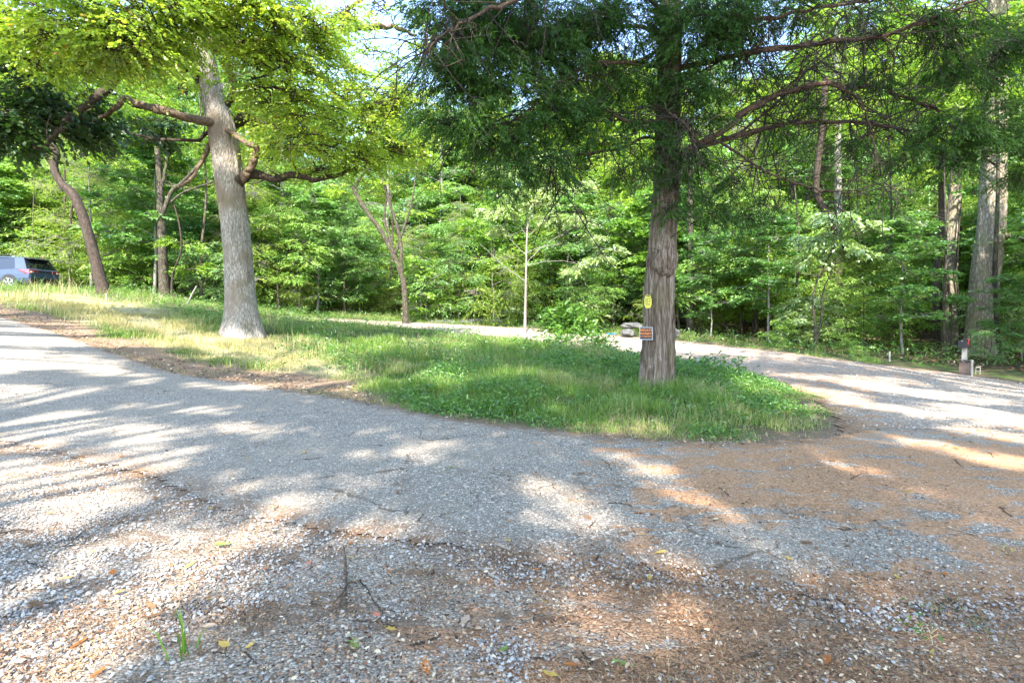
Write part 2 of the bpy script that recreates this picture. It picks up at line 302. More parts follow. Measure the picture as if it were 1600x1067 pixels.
def axis(a, b, f, c, growth):
    xs = [0.]; st = f
    while xs[-1] < b-c: xs.append(xs[-1]+st); st = f if xs[-1] < 16 else st*growth
    ys = [0.]; st = f
    while ys[-1] < c-a: ys.append(ys[-1]+st); st = f if ys[-1] < 16 else st*growth
    return np.array(sorted(set([c+v for v in xs]+[c-v for v in ys])))
def grid_mesh(name, xs, ys, mat_, dz, keep=None, micro=.0, attrs=None, extra=None):
    X, Y = np.meshgrid(xs, ys); Z = terr(X, Y)+dz
    if extra is not None: Z = Z+extra(X, Y)
    nx, ny = len(xs), len(ys); i = (np.arange(ny-1)[:, None]*nx+np.arange(nx-1)[None]).ravel()
    F = np.stack([i, i+1, i+nx+1, i+nx], -1); V = np.stack([X.ravel(), Y.ravel(), Z.ravel()], -1)
    at = {k: ('POINT', v) for k, v in (attrs(X, Y) if attrs else {}).items()}
    if keep is not None:
        kv = keep(X.ravel(), Y.ravel()); F = F[kv[F].any(1)]; used = np.unique(F); mp = np.full(len(V), -1); mp[used] = np.arange(len(used)); V = V[used]; F = mp[F]
        at = {k: (d, v[used]) for k, (d, v) in at.items()}
    return mesh_obj(name, V, [F], mat_, None, at, None, True)
# ---- ground material
m, t, out = mat('earth_and_thatch'); T = NT(t); v = T.n('ShaderNodeNewGeometry').outputs['Position']
fine = T.noise(v, 22, 6, .7); mid = T.noise(v, 3, 5); sp = T.noise(T.mapv(v, (60, 60, 60)), 1, 3)
soil = T.cr(fine, [(.25, (.035, .026, .018)), (.5, (.085, .062, .042)), (.75, (.17, .13, .09))])
green = T.cr(fine, [(.25, (.018, .045, .010)), (.5, (.045, .095, .018)), (.75, (.10, .15, .035))])
straw = T.cr(fine, [(.25, (.15, .13, .06)), (.5, (.30, .27, .15)), (.75, (.46, .40, .27))])
litc = T.cr(T.noise(v, 30, 4, .7, 1.5), [(.3, (.08, .055, .038)), (.45, (.18, .12, .08)), (.58, (.28, .20, .14)), (.75, (.44, .36, .27))])
c = T.mix(T.ramp(mid, .35, .65), soil, green); c = T.mix(T.attr('straw'), c, straw); c = T.mix(T.attr('litter'), c, litc)
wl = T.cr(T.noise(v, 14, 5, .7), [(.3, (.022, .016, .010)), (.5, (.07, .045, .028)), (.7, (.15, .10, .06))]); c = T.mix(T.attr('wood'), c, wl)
fin(T, out, c, .95, T.bump(fine, .7, .05), spec=.1); M['earth'] = m
def needle_fac(T, v, thr=.5):
    s = T.noise(T.mapv(v, (2.2, 5.5, 1), (0, 0, R(-18))), 1, 6, .68, .6); f = T.noise(v, 70, 3, .8)
    q = T.math('ADD', T.math('ADD', T.math('MULTIPLY', s, 1.15), T.math('MULTIPLY', f, .2)), T.math('MULTIPLY', T.math('SUBTRACT', T.attr('needle'), .5), .55))
    return T.math('MULTIPLY', T.ramp(q, thr+.02, thr+.14), .75)
def road_mat(name, kind):
    m, t, out = mat(name); T = NT(t); v = T.n('ShaderNodeNewGeometry').outputs['Position']
    big = T.noise(v, .7, 5, .6); mid = T.noise(v, 5, 4); 
    if kind == 'asphalt':
        vo = T.vor(v, 130); cc = T.n('ShaderNodeSeparateColor'); T.l(vo.outputs['Color'], cc.inputs[0])
        a = T.cr(cc.outputs[0], [(.1, (.09, .086, .083)), (.5, (.175, .17, .168)), (.8, (.28, .272, .268)), (.97, (.52, .50, .48))])
        vo2 = T.vor(v, 60); cc2 = T.n('ShaderNodeSeparateColor'); T.l(vo2.outputs['Color'], cc2.inputs[0])
        a = T.mix(T.ramp(cc2.outputs[0], .93, .96), a, (.5, .48, .46))
        a = T.mix(T.ramp(big, .35, .7), a, T.mix(.5, a, (.26, .24, .215)))
        wv = T.noise(v, 1.6, 5, .6, .4); wj = T.n('ShaderNodeVectorMath', operation='ADD'); T.l(v, wj.inputs[0]); cb = T.n('ShaderNodeCombineXYZ'); T.l(wv, cb.inputs[0]); T.l(big, cb.inputs[1]); T.l(cb.outputs[0], wj.inputs[1])
        ck = T.vor(wj.outputs[0], .75, 'DISTANCE_TO_EDGE').outputs['Distance']; a = T.mix(T.math('MULTIPLY', T.math('SUBTRACT', 1., T.ramp(ck, .002, .010)), T.math('MULTIPLY', T.ramp(wv, .48, .56), .75)), a, (.05, .042, .036))
        st = T.noise(v, 2.6, 6, .75); a = T.mix(T.math('MULTIPLY', T.ramp(st, .52, .66), .35), a, (.13, .115, .10)); a = T.mix(T.math('MULTIPLY', T.ramp(T.noise(v, 9, 5, .8), .60, .68), .5), a, (.15, .10, .07)); h = T.math('ADD', vo.outputs['Distance'], T.math('MULTIPLY', mid, .3))
        bs = T.bump(h, .5, .006); needc = (.34, .19, .10); thr = .76
    else:
        sc = 75 if kind == 'lot' else 40
        vo = T.vor(T.mapv(v, (1, 1, .6)), sc); cc = T.n('ShaderNodeSeparateColor'); T.l(vo.outputs['Color'], cc.inputs[0])
        a = T.cr(cc.outputs[0], [(.05, (.18, .165, .155)), (.4, (.30, .285, .27)), (.8, (.43, .41, .395)), (.98, (.60, .58, .55))])
        vo2 = T.vor(v, 140); a = T.mix(T.ramp(vo.outputs['Distance'], .35, .75), a, T.cr(T.noise(v, 90, 3), [(.3, (.10, .075, .06)), (.7, (.32, .28, .25))]))
        dirt = T.ramp(T.noise(T.mapv(v, (1.2, 3.2, 1), (0, 0, R(28))), 1, 6, .7, .4), .50, .56)
        dc = T.cr(T.noise(v, 55, 4, .75), [(.3, (.085, .065, .052)), (.55, (.20, .155, .125)), (.8, (.34, .28, .235))])
        a = T.mix(T.math('MULTIPLY', dirt, .9 if kind == 'lot' else .22), a, dc)
        bs = T.bump(T.math('MULTIPLY', vo.outputs['Distance'], -1), .6, .02); needc = (.32, .19, .115); thr = .80 if kind == 'lot' else .68
    nc = T.mix(T.ramp(T.noise(v, 45, 3, .8), .3, .7), tuple(q*.5 for q in needc), tuple(q*1.5 for q in needc))
    a = T.mix(needle_fac(T, v, thr), a, nc)
    a = T.mix(T.math('MULTIPLY', T.attr('verge'), T.ramp(mid, .3, .65)), a, T.cr(T.noise(v, 40, 4, .8), [(.3, (.06, .04, .028)), (.6, (.20, .13, .085)), (.8, (.36, .28, .20))]))
    a = T.mix(1., a, (1.10, 1.0, .86), 'MULTIPLY'); fin(T, out, a, .92, bs, spec=.2); return m
M['asphalt'] = road_mat('worn_chip_asphalt', 'asphalt'); M['lot'] = road_mat('crushed_limestone', 'lot'); M['road'] = road_mat('packed_gravel', 'road')
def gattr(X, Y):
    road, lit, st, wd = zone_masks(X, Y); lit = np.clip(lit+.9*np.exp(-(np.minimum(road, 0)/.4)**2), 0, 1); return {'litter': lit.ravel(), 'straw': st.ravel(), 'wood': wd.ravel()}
def gex(X, Y):
    road, lit, st, wd = zone_masks(X, Y); a = np.clip((-road-.15)*2, 0, 1)
    return a*(.03+.05*n2(X, Y, 1.3, 5)+.02*n2(X, Y, 6, 2))+wd*.12*n2(X, Y, .7, 9)
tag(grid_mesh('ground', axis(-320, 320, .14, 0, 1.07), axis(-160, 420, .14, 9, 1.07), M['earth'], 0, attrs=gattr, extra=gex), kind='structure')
def needle(x, y):     # how much cedar litter lies here
    px = 800+x/np.maximum(y, .5)*FPX; py = HOR+CAMH/np.maximum(y, .5)*FPX
    a = np.clip((px-560)/600, 0, 1)*np.clip(1.25-np.abs(py-800)/330, 0, 1)
    b = .75*np.exp(-((px-1010)/330)**2-((py-1010)/120)**2)+.6*np.exp(-((px-1500)/240)**2-((py-1010)/90)**2)
    a = np.maximum(a, .42*np.clip((px+200)/600, 0, 1)); bare = .8*np.exp(-((px-1250)/220)**2-((py-865)/45)**2)+.35*np.exp(-((px-600)/240)**2-((py-780)/60)**2)+.5*np.exp(-((px-1500)/150)**2-((py-640)/40)**2)
    return np.clip(a*.85+b-bare+.12, 0, 1)
def sattr(pl):
    def f(X, Y):
        d = sdf(pl, X, Y); return {'needle': needle(X, Y).ravel(), 'verge': np.clip(1-d/.35, 0, 1)**1.5}
    return f
def ragged(pl, amp): return lambda x, y: sdf(pl, x, y)+amp*n2(x, y, 2.2, 4)+amp*.6*n2(x, y, 9, 6) > 0
tag(grid_mesh('gravel_lot', np.arange(-16, 14, .05), np.arange(-9, 6, .05), M['lot'], .006, keep=lambda x, y: sdf(LOT, x, y) > -.3, attrs=sattr(LOT), extra=lambda X, Y: .004*n2(X, Y, 5, 1)-.004*(sdf(ASPH, X, Y) > -.15).reshape(X.shape)), kind='structure')
tag(grid_mesh('gravel_road', np.arange(-18, 22, .11), np.arange(4.5, 42, .11), M['road'], .016, keep=ragged(ROAD, .12), attrs=sattr(ROAD)), kind='structure')
tag(grid_mesh('asphalt_road', np.arange(-20, 11, .045), np.arange(2.2, 18, .045), M['asphalt'], .026, keep=lambda x, y: sdf(ASPH, x, y)+(.07+.28*np.clip(x-3.5, 0, 1)*(y > 5))*(n2(x, y, 2.2, 4)+.6*n2(x, y, 9, 6)) > 0, attrs=sattr(ASPH), extra=lambda X, Y: -.012*np.clip(1-sdf(ASPH, X, Y)/.2, 0, 1.3).reshape(X.shape)), kind='structure')
# ================================================================== the oak on the bank
def PP(l): return [P(*q) for q in l]
def zs(p0, s=1.): return p0
b0 = G(378, 527); D0 = b0[1]
oak = empty('oak_tree', b0, 'massive pale-barked oak leaning left on the grassy bank, with drooping yellow-green leaves', 'tree')
def oakdisp(th, s, rr):
    x = np.cos(th)*2.2+0*s; y = np.sin(th)*2.2+0*s; a = vnoise(np.stack([x*1.5, y*1.5, s*.5+0*th], -1)); b = vnoise(np.stack([x*5, y*5, s*1.6+0*th], -1)); c = vnoise(np.stack([x*11, y*11, s*4+0*th], -1))
    return rr*(.05*a+.045*b+.02*c+.16*np.exp(-s/.6)*vnoise(np.stack([np.cos(th)*2.4+0*s, np.sin(th)*2.4+0*s, 0*s+0*th+3], -1)))
g = Geo()
op = spline(PP([(378, 545, D0), (378, 527, D0), (377, 480, D0), (372, 400, D0), (361, 300, D0), (348, 210, D0-.2), (333, 150, D0-.4), (322, 95, D0-.6), (312, 40, D0-.8), (306, -60, D0-1), (300, -170, D0-1)]), 190)
hz = [(0, .73), (.35, .60), (.8, .49), (1.4, .435), (3, .40), (5, .40), (6.2, .40), (7.5, .32), (8.6, .25), (10.5, .2), (13, .12)]
hh = op[:, 2]-b0[2]; rad = np.interp(hh, [a for a, _ in hz], [b for _, b in hz])
tube(g, op, rad, 90, 0, oakdisp)
g.build('trunk', M['bark_oak'], oak)
def limbdisp(th, s, rr): return rr*(.30*vnoise(np.stack([np.cos(th)*1.2+0*s, np.sin(th)*1.2+0*s, s*2.2+0*th], -1))+.26*vnoise(np.stack([np.cos(th)*3+0*s, np.sin(th)*3+0*s, s*8+0*th], -1)))
ced_holder = [None]
def limb(parent, pts, r0, r1, mat_, n=26, subs=(), wob=.02, name='limb', ns=10, twigs=0, seed=1):
    g = Geo(); rg = np.random.default_rng(seed); pth = spline(PP(pts) if len(pts[0]) == 3 and pts[0][1] > 50 or True else pts, n); pth = pth+rg.normal(0, wob, pth.shape)*np.linspace(0, 1, n)[:, None]
    pth = spline(pth, n*2); tube(g, pth, np.linspace(r0, r1, n*2)*(1 if parent is not ced_holder[0] else .8), max(ns, 12), 0, limbdisp); pth = pth[::2]
    for k in range(twigs):
        i = rg.integers(n//4, n); d = rdir(1, rg)[0]; d[2] = abs(d[2])*rg.choice([-.6, 1]); L = rg.uniform(.3, .9); e = pth[i]+d*L
        rr = max(.008, (r0+(r1-r0)*i/n)*.35); tube(g, spline([pth[i], (pth[i]+e)/2+rg.normal(0, .08, 3), e], 6), np.linspace(rr, .006, 6), 5, 0)
    return g.build(name, mat_, parent), pth
D = D0
limb(oak, [(352, 198, D-.3), (325, 190, D-.6), (290, 184, D-.9), (250, 172, D-1.1), (215, 163, D-1.2), (196, 155, D-1.3), (190, 158, D-1.35), (172, 175, D-1.4), (145, 190, D-1.5)], .15, .05, M['bark_dead'], 40, twigs=0, wob=.015)
limb(oak, [(350, 200, D-.4), (362, 208, D-.5), (385, 224, D-.55), (399, 229, D-.55), (401, 236, D-.5), (396, 252, D-.4), (388, 268, D-.3), (378, 282, D-.2)], .075, .10, M['bark_dead'], 40)
limb(oak, [(372, 284, D-.1), (390, 272, D-.1), (412, 275, D), (432, 281, D+.1), (455, 273, D+.2), (500, 280, D+.4), (560, 262, D+.8)], .17, .05, M['bark_dark'], 40, twigs=6)
limb(oak, [(328, 205, D-.1), (318, 212, D-.1), (310, 220, D-.3), (285, 219, D-.5), (255, 218, D-.7), (225, 213, D-.8), (185, 204, D-1)], .07, .025, M['bark_dark'], 30, twigs=5)
limb(oak, [(330, 222, D), (322, 240, D-.1), (310, 262, D-.2), (298, 280, D-.3), (278, 292, D-.3)], .075, .04, M['bark_dead'], 26)
limb(oak, [(352, 195, D), (376, 188, D+.2), (400, 190, D+.4), (430, 197, D+.8), (480, 205, D+1.4), (540, 225, D+2)], .24, .08, M['bark_dark'], 30, twigs=5)
limb(oak, [(345, 175, D-.2), (358, 158, D-.3), (368, 142, D-.3), (362, 120, D-.5), (355, 95, D-.7), (352, 40, D-1)], .13, .07, M['bark_dark'], 30, twigs=4)
limb(oak, [(368, 144, D-.3), (385, 143, D-.5), (402, 138, D-.6), (418, 132, D-.7)], .06, .03, M['bark_pale'], 14)
limb(oak, [(335, 165, D-.1), (316, 130, D-.5), (298, 105, D-1), (270, 85, D-1.8), (235, 60, D-2.5), (190, 30, D-3.2)], .2, .06, M['bark_dark'], 30, twigs=8)
limb(oak, [(315, 110, D-.6), (280, 104, D-1), (235, 100, D-1.5), (195, 108, D-2), (170, 135, D-2.2), (140, 160, D-2.4), (112, 180, D-2.6), (86, 210, D-2.8), (55, 232, D-3)], .17, .04, M['bark_dark'], 44, twigs=16, wob=.04)
limb(oak, [(322, 70, D-.8), (370, 70, D-.7), (420, 66, D-.4), (470, 57, D), (520, 47, D+.6), (570, 43, D+1.2), (610, 41, D+1.6), (630, 48, D+1.8), (652, 56, D+2)], .2, .04, M['bark_dead'], 44, twigs=14, wob=.03)
limb(oak, [(515, 46, D+.5), (522, 36, D+.5), (535, 22, D+.5), (560, 3, D+.5), (600, -30, D+.6)], .09, .05, M['bark_dead'], 20, twigs=4)
limb(oak, [(318, 50, D-.8), (380, 10, D-2), (430, -20, D-3)], .14, .05, M['bark_dark'], 20, twigs=4)
cl = []
def cc(px, py, d, rx, ry=None, rz=None): cl.append((P(px, py, d), (rx, ry or rx, rz or rx*.6)))
for q in [(95, 55, 11.5, 1.0), (150, 25, 11, 1.1), (210, 20, 11, 1.3), (270, 10, 11.5, 1.2), (330, -30, 11.5, 1.3), (390, 5, 12, 1.2), (440, 55, 12.5, 1.2), (120, 85, 12, .8), (185, 70, 11.5, .9),
          (225, 60, 12, 1.1), (290, 25, 12, 1.0), (385, 60, 12.5, .9), (420, 110, 13, 1.1), (450, 150, 13.5, 1.0), (395, 135, 13.5, .7), (480, 30, 13, 1.1), (255, 115, 15, .7), (285, 140, 15.8, .55), (60, 95, 12.5, .9), (140, 110, 12.5, .5),
          (30, 60, 12.5, 1.1), (500, 180, 15, 1.1), (470, 215, 15.5, 1.1), (430, 165, 16.5, 1.2), (520, 120, 15, 1.1), (560, 200, 16, 1.1), (560, 250, 16.5, .9), (430, 240, 17, .8), (520, 235, 16, .9), (600, 150, 16.5, 1.3), (610, 230, 17, 1.0), (580, 80, 17, .55), (500, 262, 16.5, .7), (640, 170, 18, 1.3), (660, 90, 18, .7), (630, 110, 18, .8), (560, 160, 17, 1.2), (480, 90, 14, 1.0), (540, 20, 15, .6), (600, 10, 16, .7), (650, 230, 18, 1.0), (200, 55, 11, 1.1), (350, 0, 11.5, 1.0), (80, 30, 11, 1.3), (20, 20, 11.5, 1.2), (640, 20, 17, .5)]: cc(*q)
g = Geo(); rg = np.random.default_rng(11)
crown(g, [(c, (r[0]*1.2, r[1]*1.2, r[2]*1.0)) for c, r in cl], 5600, .6, 15, .092, 'oak', droop=.5, ldroop=.6, rg=rg, flat=.15, twig=.011, sub=12, shell=.30)
g.build('crown', [M['leaf_oak'], M['bark_dark']], oak)
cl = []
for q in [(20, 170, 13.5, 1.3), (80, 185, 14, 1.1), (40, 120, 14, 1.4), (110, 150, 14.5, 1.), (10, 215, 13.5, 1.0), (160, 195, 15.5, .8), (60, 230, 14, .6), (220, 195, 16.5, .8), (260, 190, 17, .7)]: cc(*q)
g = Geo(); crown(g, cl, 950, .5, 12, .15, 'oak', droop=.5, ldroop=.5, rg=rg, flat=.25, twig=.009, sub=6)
g.build('shade_tinted_bough', [M['leaf_dark'], M['bark_dark']], oak)
# ================================================================== the cedar
b0 = G(1025, 611); D = b0[1]
ced = empty('cedar_tree', b0, 'tall shaggy-barked cedar at the end of the grass island, with two signs on its trunk', 'tree')
ced_holder[0] = ced
def ceddisp(th, s, rr):
    x = np.cos(th); y = np.sin(th); tw = th+.12*s
    a = vnoise(np.stack([np.cos(tw)*3.2, np.sin(tw)*3.2, s*.35+0*th], -1)); b = vnoise(np.stack([np.cos(tw)*9, np.sin(tw)*9, s*.8+0*th], -1)); c = vnoise(np.stack([np.cos(tw)*24, np.sin(tw)*24, s*2.2+0*th], -1))
    gro = -.20*np.exp(-(((th-5.25+.10*s+math.pi) % (2*math.pi)-math.pi)/.13)**2)*np.exp(-((s-1.0)/1.7)**2)
    return rr*(.13*a+.13*(1-2*np.abs(b))*.8+.07*(1-2*np.abs(c))+gro*1.4+.12*np.exp(-s/.3)*np.cos(th*4))
g = Geo()
cp = spline(PP([(1025, 625, D), (1026, 600, D), (1030, 520, D), (1031, 440, D), (1037, 360, D), (1041, 280, D), (1043, 200, D), (1046, 100, D), (1048, 0, D), (1050, -120, D), (1052, -260, D)]), 300)
hh = cp[:, 2]-b0[2]; rad = np.interp(hh, [0, .3, 1, 2, 3, 4.5, 6, 7.5, 10, 12], [.315, .285, .265, .25, .225, .20, .185, .165, .10, .05])
tube(g, cp, rad, 150, 0, ceddisp); g.build('trunk', M['bark_cedar'], ced)
# burl: a hanging flap of overgrown bark
g = Geo(); n = 60; ns = 64
bc = P(1034.5, 402, D)+np.array([0, -.215, 0]); t = np.linspace(0, 1, n); hgt = .98
prof = np.interp(t, [0, .08, .2, .4, .6, .8, .92, 1], [.01, .11, .165, .175, .15, .10, .06, .01]); th = np.arange(ns)/ns*2*math.pi
zz = bc[2]-hgt*.42+hgt*t; X = prof[:, None]*np.cos(th)*(1+0*t[:, None]); Y = prof[:, None]*np.sin(th)*.9
nz = vnoise(np.stack([np.cos(th)[None]*7+0*X, np.sin(th)[None]*7+0*X, zz[:, None]*1.5+0*X], -1)); nz2 = vnoise(np.stack([np.cos(th)[None]*16+0*X, np.sin(th)[None]*16+0*X, zz[:, None]*3+0*X], -1)); s_ = 1.12+.18*nz+.14*(1-2*np.abs(nz2))
V = np.stack([bc[0]+X*s_-.03*np.sin(t*3)[:, None], bc[1]+Y*s_-.05*np.sin(t*math.pi)[:, None], zz[:, None]+0*X], -1).reshape(-1, 3)
a = np.arange(n-1)[:, None]*ns; b = np.arange(ns)[None]; g.add(V, np.stack([a+b, a+(b+1) % ns, a+ns+(b+1) % ns, a+ns+b], -1).reshape(-1, 4), sm=True)
g.build('burl', M['bark_cedar'], ced)
LIMBS = [([(1050, 250, D), (1085, 228, D-.1), (1130, 205, D-.2), (1165, 175, D-.3), (1205, 152, D-.3), (1250, 138, D-.3), (1290, 130, D-.3), (1330, 137, D-.2), (1375, 134, D), (1405, 148, D), (1440, 163, D), (1468, 176, D)], .075, .03, 16),
 ([(1052, 262, D), (1078, 238, D), (1110, 225, D), (1150, 213, D), (1195, 201, D), (1240, 193, D), (1300, 190, D), (1360, 193, D), (1420, 203, D), (1480, 220, D), (1560, 260, D)], .075, .02, 18),
 ([(1125, 222, D), (1150, 238, D-.1), (1180, 258, D-.2), (1210, 275, D-.2), (1250, 288, D-.2), (1290, 298, D-.2), (1330, 297, D-.2)], .035, .012, 8),
 ([(1150, 213, D), (1185, 185, D+.2), (1220, 155, D+.3), (1250, 120, D+.4), (1275, 90, D+.5), (1300, 40, D+.5)], .035, .012, 10),
 ([(1290, 130, D-.3), (1318, 140, D-.4), (1340, 155, D-.5), (1355, 180, D-.5), (1362, 215, D-.5), (1372, 260, D-.5), (1385, 300, D-.5)], .035, .008, 10),
 ([(1046, 110, D), (1100, 98, D-.3), (1160, 85, D-.6), (1200, 78, D-.8), (1290, 66, D-1), (1380, 55, D-1.2), (1470, 25, D-1.4), (1540, -10, D-1.5)], .07, .03, 22),
 ([(1048, 40, D), (1100, 20, D-.5), (1180, 30, D-1), (1300, 10, D-1.4), (1400, -5, D-1.6)], .05, .02, 18),
 ([(1045, 130, D), (1080, 90, D+.3), (1130, 40, D+.6), (1200, -20, D+1)], .06, .03, 12),
 ([(1045, 105, D), (1015, 103, D-.2), (985, 100, D-.4), (950, 98, D-.6), (905, 110, D-.8), (850, 150, D-1), (800, 190, D-1.1), (750, 200, D-1.2)], .06, .012, 22),
 ([(1044, 70, D), (1010, 45, D+.3), (960, 40, D+.4), (890, 35, D+.3), (830, 30, D+.2), (760, 60, D), (700, 60, D)], .055, .012, 24),
 ([(1044, 225, D), (1010, 215, D-.3), (975, 230, D-.5), (920, 240, D-.7), (865, 250, D-.8), (870, 290, D-.9), (905, 330, D-1), (925, 350, D-1)], .035, .007, 14),
 ([(1046, 30, D), (1000, -10, D-1), (900, -30, D-1.8), (780, 10, D-2.2), (700, 50, D-2.4), (660, 90, D-2.5)], .06, .012, 24),
 ([(1044, 180, D), (1020, 190, D-.3), (980, 190, D-.6), (930, 165, D-.7), (870, 165, D-.8), (820, 190, D-.8), (770, 205, D-.8), (700, 190, D-.9)], .045, .008, 18),
 ([(1043, 350, D), (1060, 345, D-.15), (1078, 340, D-.2), (1097, 341, D-.25)], .03, .012, 2),
 ([(1045, 150, D), (1040, 170, D-.6), (1075, 200, D-1), (1100, 260, D-1.2)], .03, .008, 10)]
g = Geo(); rg = np.random.default_rng(5); lp = []
for i, (pts, r0, r1, tw) in enumerate(LIMBS):
    o_, pth = limb(ced, pts, r0, r1, M['bark_cedar_limb'], 44, twigs=tw//2, wob=.02, ns=9, seed=40+i); lp.append(pth)
# bare twigs: many thin dead shoots from every limb
g = Geo()
for i, pth in enumerate(lp):
    k = LIMBS[i][3]*(5 if i in (0, 1, 2, 3, 4, 5, 14) else 2)
    for j in range(k):
        a = pth[rg.integers(10, 44)]; d = rdir(1, rg)[0]; d[2] = -abs(d[2]) if rg.random() < .62 else d[2]*.7; d[1] *= .6; d = nrm(d); L = rg.uniform(.4, 1.5); cv = rg.normal(0, .16, 3)*L
        p = spline([a, a+d*L*.5+cv, a+d*L+cv*.4-np.array([0, 0, .18*L])], 8); tube(g, p, np.linspace(.011, .003, 8), 4, 0, cap=False)
        for q in range(4):
            b_ = p[rg.integers(2, 7)]; d2 = nrm(d+rdir(1, rg)[0]*.9); L2 = rg.uniform(.12, .5)*L
            tube(g, spline([b_, b_+d2*L2*.5+rg.normal(0, .03, 3), b_+d2*L2-np.array([0, 0, .08*L2])], 5), np.linspace(.006, .0018, 5), 3, 0, cap=False)
tag(g.build('dead_twigs', M['bark_twig'], ced), 'tangle of thin leafless grey twigs hanging from the limbs', kind='stuff')
cl = []
for q in [(700, 40, 8.6, .85), (760, 20, 8.8, .9), (820, 60, 8.6, .9), (740, 110, 8.4, .75), (690, 120, 8.2, .55), (800, 130, 8.6, .75), (870, 20, 9, .9), (880, 100, 9, .7), (940, 60, 9.3, .8), (990, 30, 9.2, .7), (850, 195, 8.5, .65), (790, 215, 8.4, .6), (735, 190, 8.2, .5), (690, 190, 8.0, .4),
          (900, 170, 8.7, .5), (960, 150, 9, .55), (1000, 130, 9, .5), (930, 215, 8.7, .45), (1000, 195, 9, .4), (860, 250, 8.4, .5), (800, 262, 8.3, .4), (780, 300, 8.3, .28), (990, 265, 9, .35), (1030, 240, 9, .42), (1060, 290, 9, .4), (1045, 320, 8.9, .26), (1075, 60, 8.8, .7), (1120, 20, 8.6, .7), (1075, 140, 8.8, .5),
          (1110, 110, 8.9, .55), (1100, 190, 9, .35), (1080, 250, 9, .35), (1180, 20, 8.8, .7), (1170, 110, 9.2, .4), (1250, 10, 8.6, .5), (1340, 20, 8.6, .45), (1420, 30, 8.4, .45), (1480, 60, 8.4, .5), (1550, 80, 8.6, .6), (1610, 50, 8.8, .7), (1480, 130, 8.8, .4), (1550, 180, 8.8, .45), (1600, 180, 8.8, .6), (1480, 200, 8.9, .55), (1545, 235, 8.9, .5), (1600, 270, 9, .45), (1430, 240, 9, .35), (1490, 262, 9, .35),
          (1280, 165, 9.4, .3), (1220, 210, 9.4, .25), (1330, 230, 9.4, .3), (1150, 290, 9.2, .35), (1110, 330, 9.2, .4), (1160, 340, 9.2, .28), (1200, 320, 9.2, .25), (1380, 110, 8.9, .4)]: cc(*q)
g = Geo(); rg = np.random.default_rng(21)
crown(g, [(c, (r[0], r[1], r[2]*1.35)) for c, r in cl], 8200, .32, 26, .085, 'strip', droop=.7, ldroop=.9, rg=rg, flat=.1, twig=.004, sub=11, shell=.42, jit=.5, ang=38)
g.build('crown', [M['leaf_cedar'], M['bark_twig']], ced)
# ================================================================== builder for the other trees
def tree_geo(seed, H, r0, crown_lo, cr, nl, nspray, tpl, size, m=11, L=.6, droop=.35, flat=.3, lean=(0, 0), pal='leaf_wood', bark='bark_wood', ldroop=.35, sub=5, curve=.02, wood=True, prof=None, twig=.01):
    rg = np.random.default_rng(seed); gt = Geo(); gc = Geo(); n = 16; z = np.linspace(-.3, H, n)
    px = np.cumsum(rg.normal(0, curve, n))*H*.12; py = np.cumsum(rg.normal(0, curve, n))*H*.12; u = np.maximum(z/H, 0)
    path = np.stack([px-px[0]+lean[0]*u*H, py-py[0]+lean[1]*u*H, z], -1)
    if wood: tube(gt, spline(path, 40), r0*(1-.85*np.linspace(0, 1, 40))*(1+.35*np.exp(-np.linspace(0, H, 40)/.5)), 14, 0, lambda th, s, rr: rr*.10*vnoise(np.stack([np.cos(th)*4+0*s, np.sin(th)*4+0*s, s*.6+0*th], -1)))
    cls = []
    for k in range(nl):
        f = (k+rg.random())/nl; zz = H*(crown_lo+(1-crown_lo)*f); base = np.array([np.interp(zz*.96, z, path[:, j]) for j in range(3)])
        pr = (prof or (lambda f: math.sin(math.pi*min(1, .18+.8*f))**.7))(f); R_ = cr*pr*rg.uniform(.55, 1.05); a = k*2.4+rg.uniform(-.5, .5)
        e = base+np.array([math.cos(a)*R_, math.sin(a)*R_, rg.uniform(-.05, .35)*R_]); rr = max(.012, r0*.28*(1-f*.7))
        tube(gt, spline([base, (base+e)/2+np.array([0, 0, .12*R_])+rg.normal(0, .05*R_, 3), e], 9), np.linspace(rr, rr*.3, 9), 6, 0)
        q = max(.5, cr*.36*rg.uniform(.8, 1.3)); cls.append((e, (q, q, q*rg.uniform(.35, .6)))); cls.append(((base+e*1.6)/2.6, (q*.8, q*.8, q*.35)))
    crown(gc, cls, nspray, L, m, size, tpl, droop=droop, ldroop=ldroop, rg=rg, flat=flat, twig=twig, sub=sub)
    return gt, gc, M[pal], M[bark]
PROTO = {}
def proto(key, *a, **k):
    gt, gc, pm, bm = tree_geo(*a, **k); t_ = gt.build('trunk', bm); c_ = gc.build('crown', [pm, bm])
    for o in (t_, c_): COL.objects.unlink(o)
    PROTO[key] = (t_, c_)
def place(key, name, x, y, rz, s, label, cat, group=None, dz=0, sz=1):
    r = bpy.data.objects.new(name, None); COL.objects.link(r); r.location = (x, y, float(terr(x, y))-.05+dz); r.rotation_euler = (0, 0, rz); r.scale = (s, s, s*sz); r.empty_display_size = .3
    for src in PROTO[key]: c = src.copy(); COL.objects.link(c); c.parent = r
    return tag(r, label, cat, group)
for i in range(5):    # tall woodland trees
    proto(('tall', i), 100+i, 21+i*1.2, .21+.03*i, [.22, .3, .18, .35, .26][i], [4.2, 3.6, 4.6, 3.8, 4.3][i], 22, 2300, 'oval', .19, m=12, L=.85, flat=.3, pal=['leaf_wood', 'leaf_under', 'leaf_wood', 'leaf_wood', 'leaf_cool'][i], bark=['bark_wood', 'bark_pale', 'bark_dark', 'bark_wood', 'bark_pale'][i], sub=6, twig=.014)
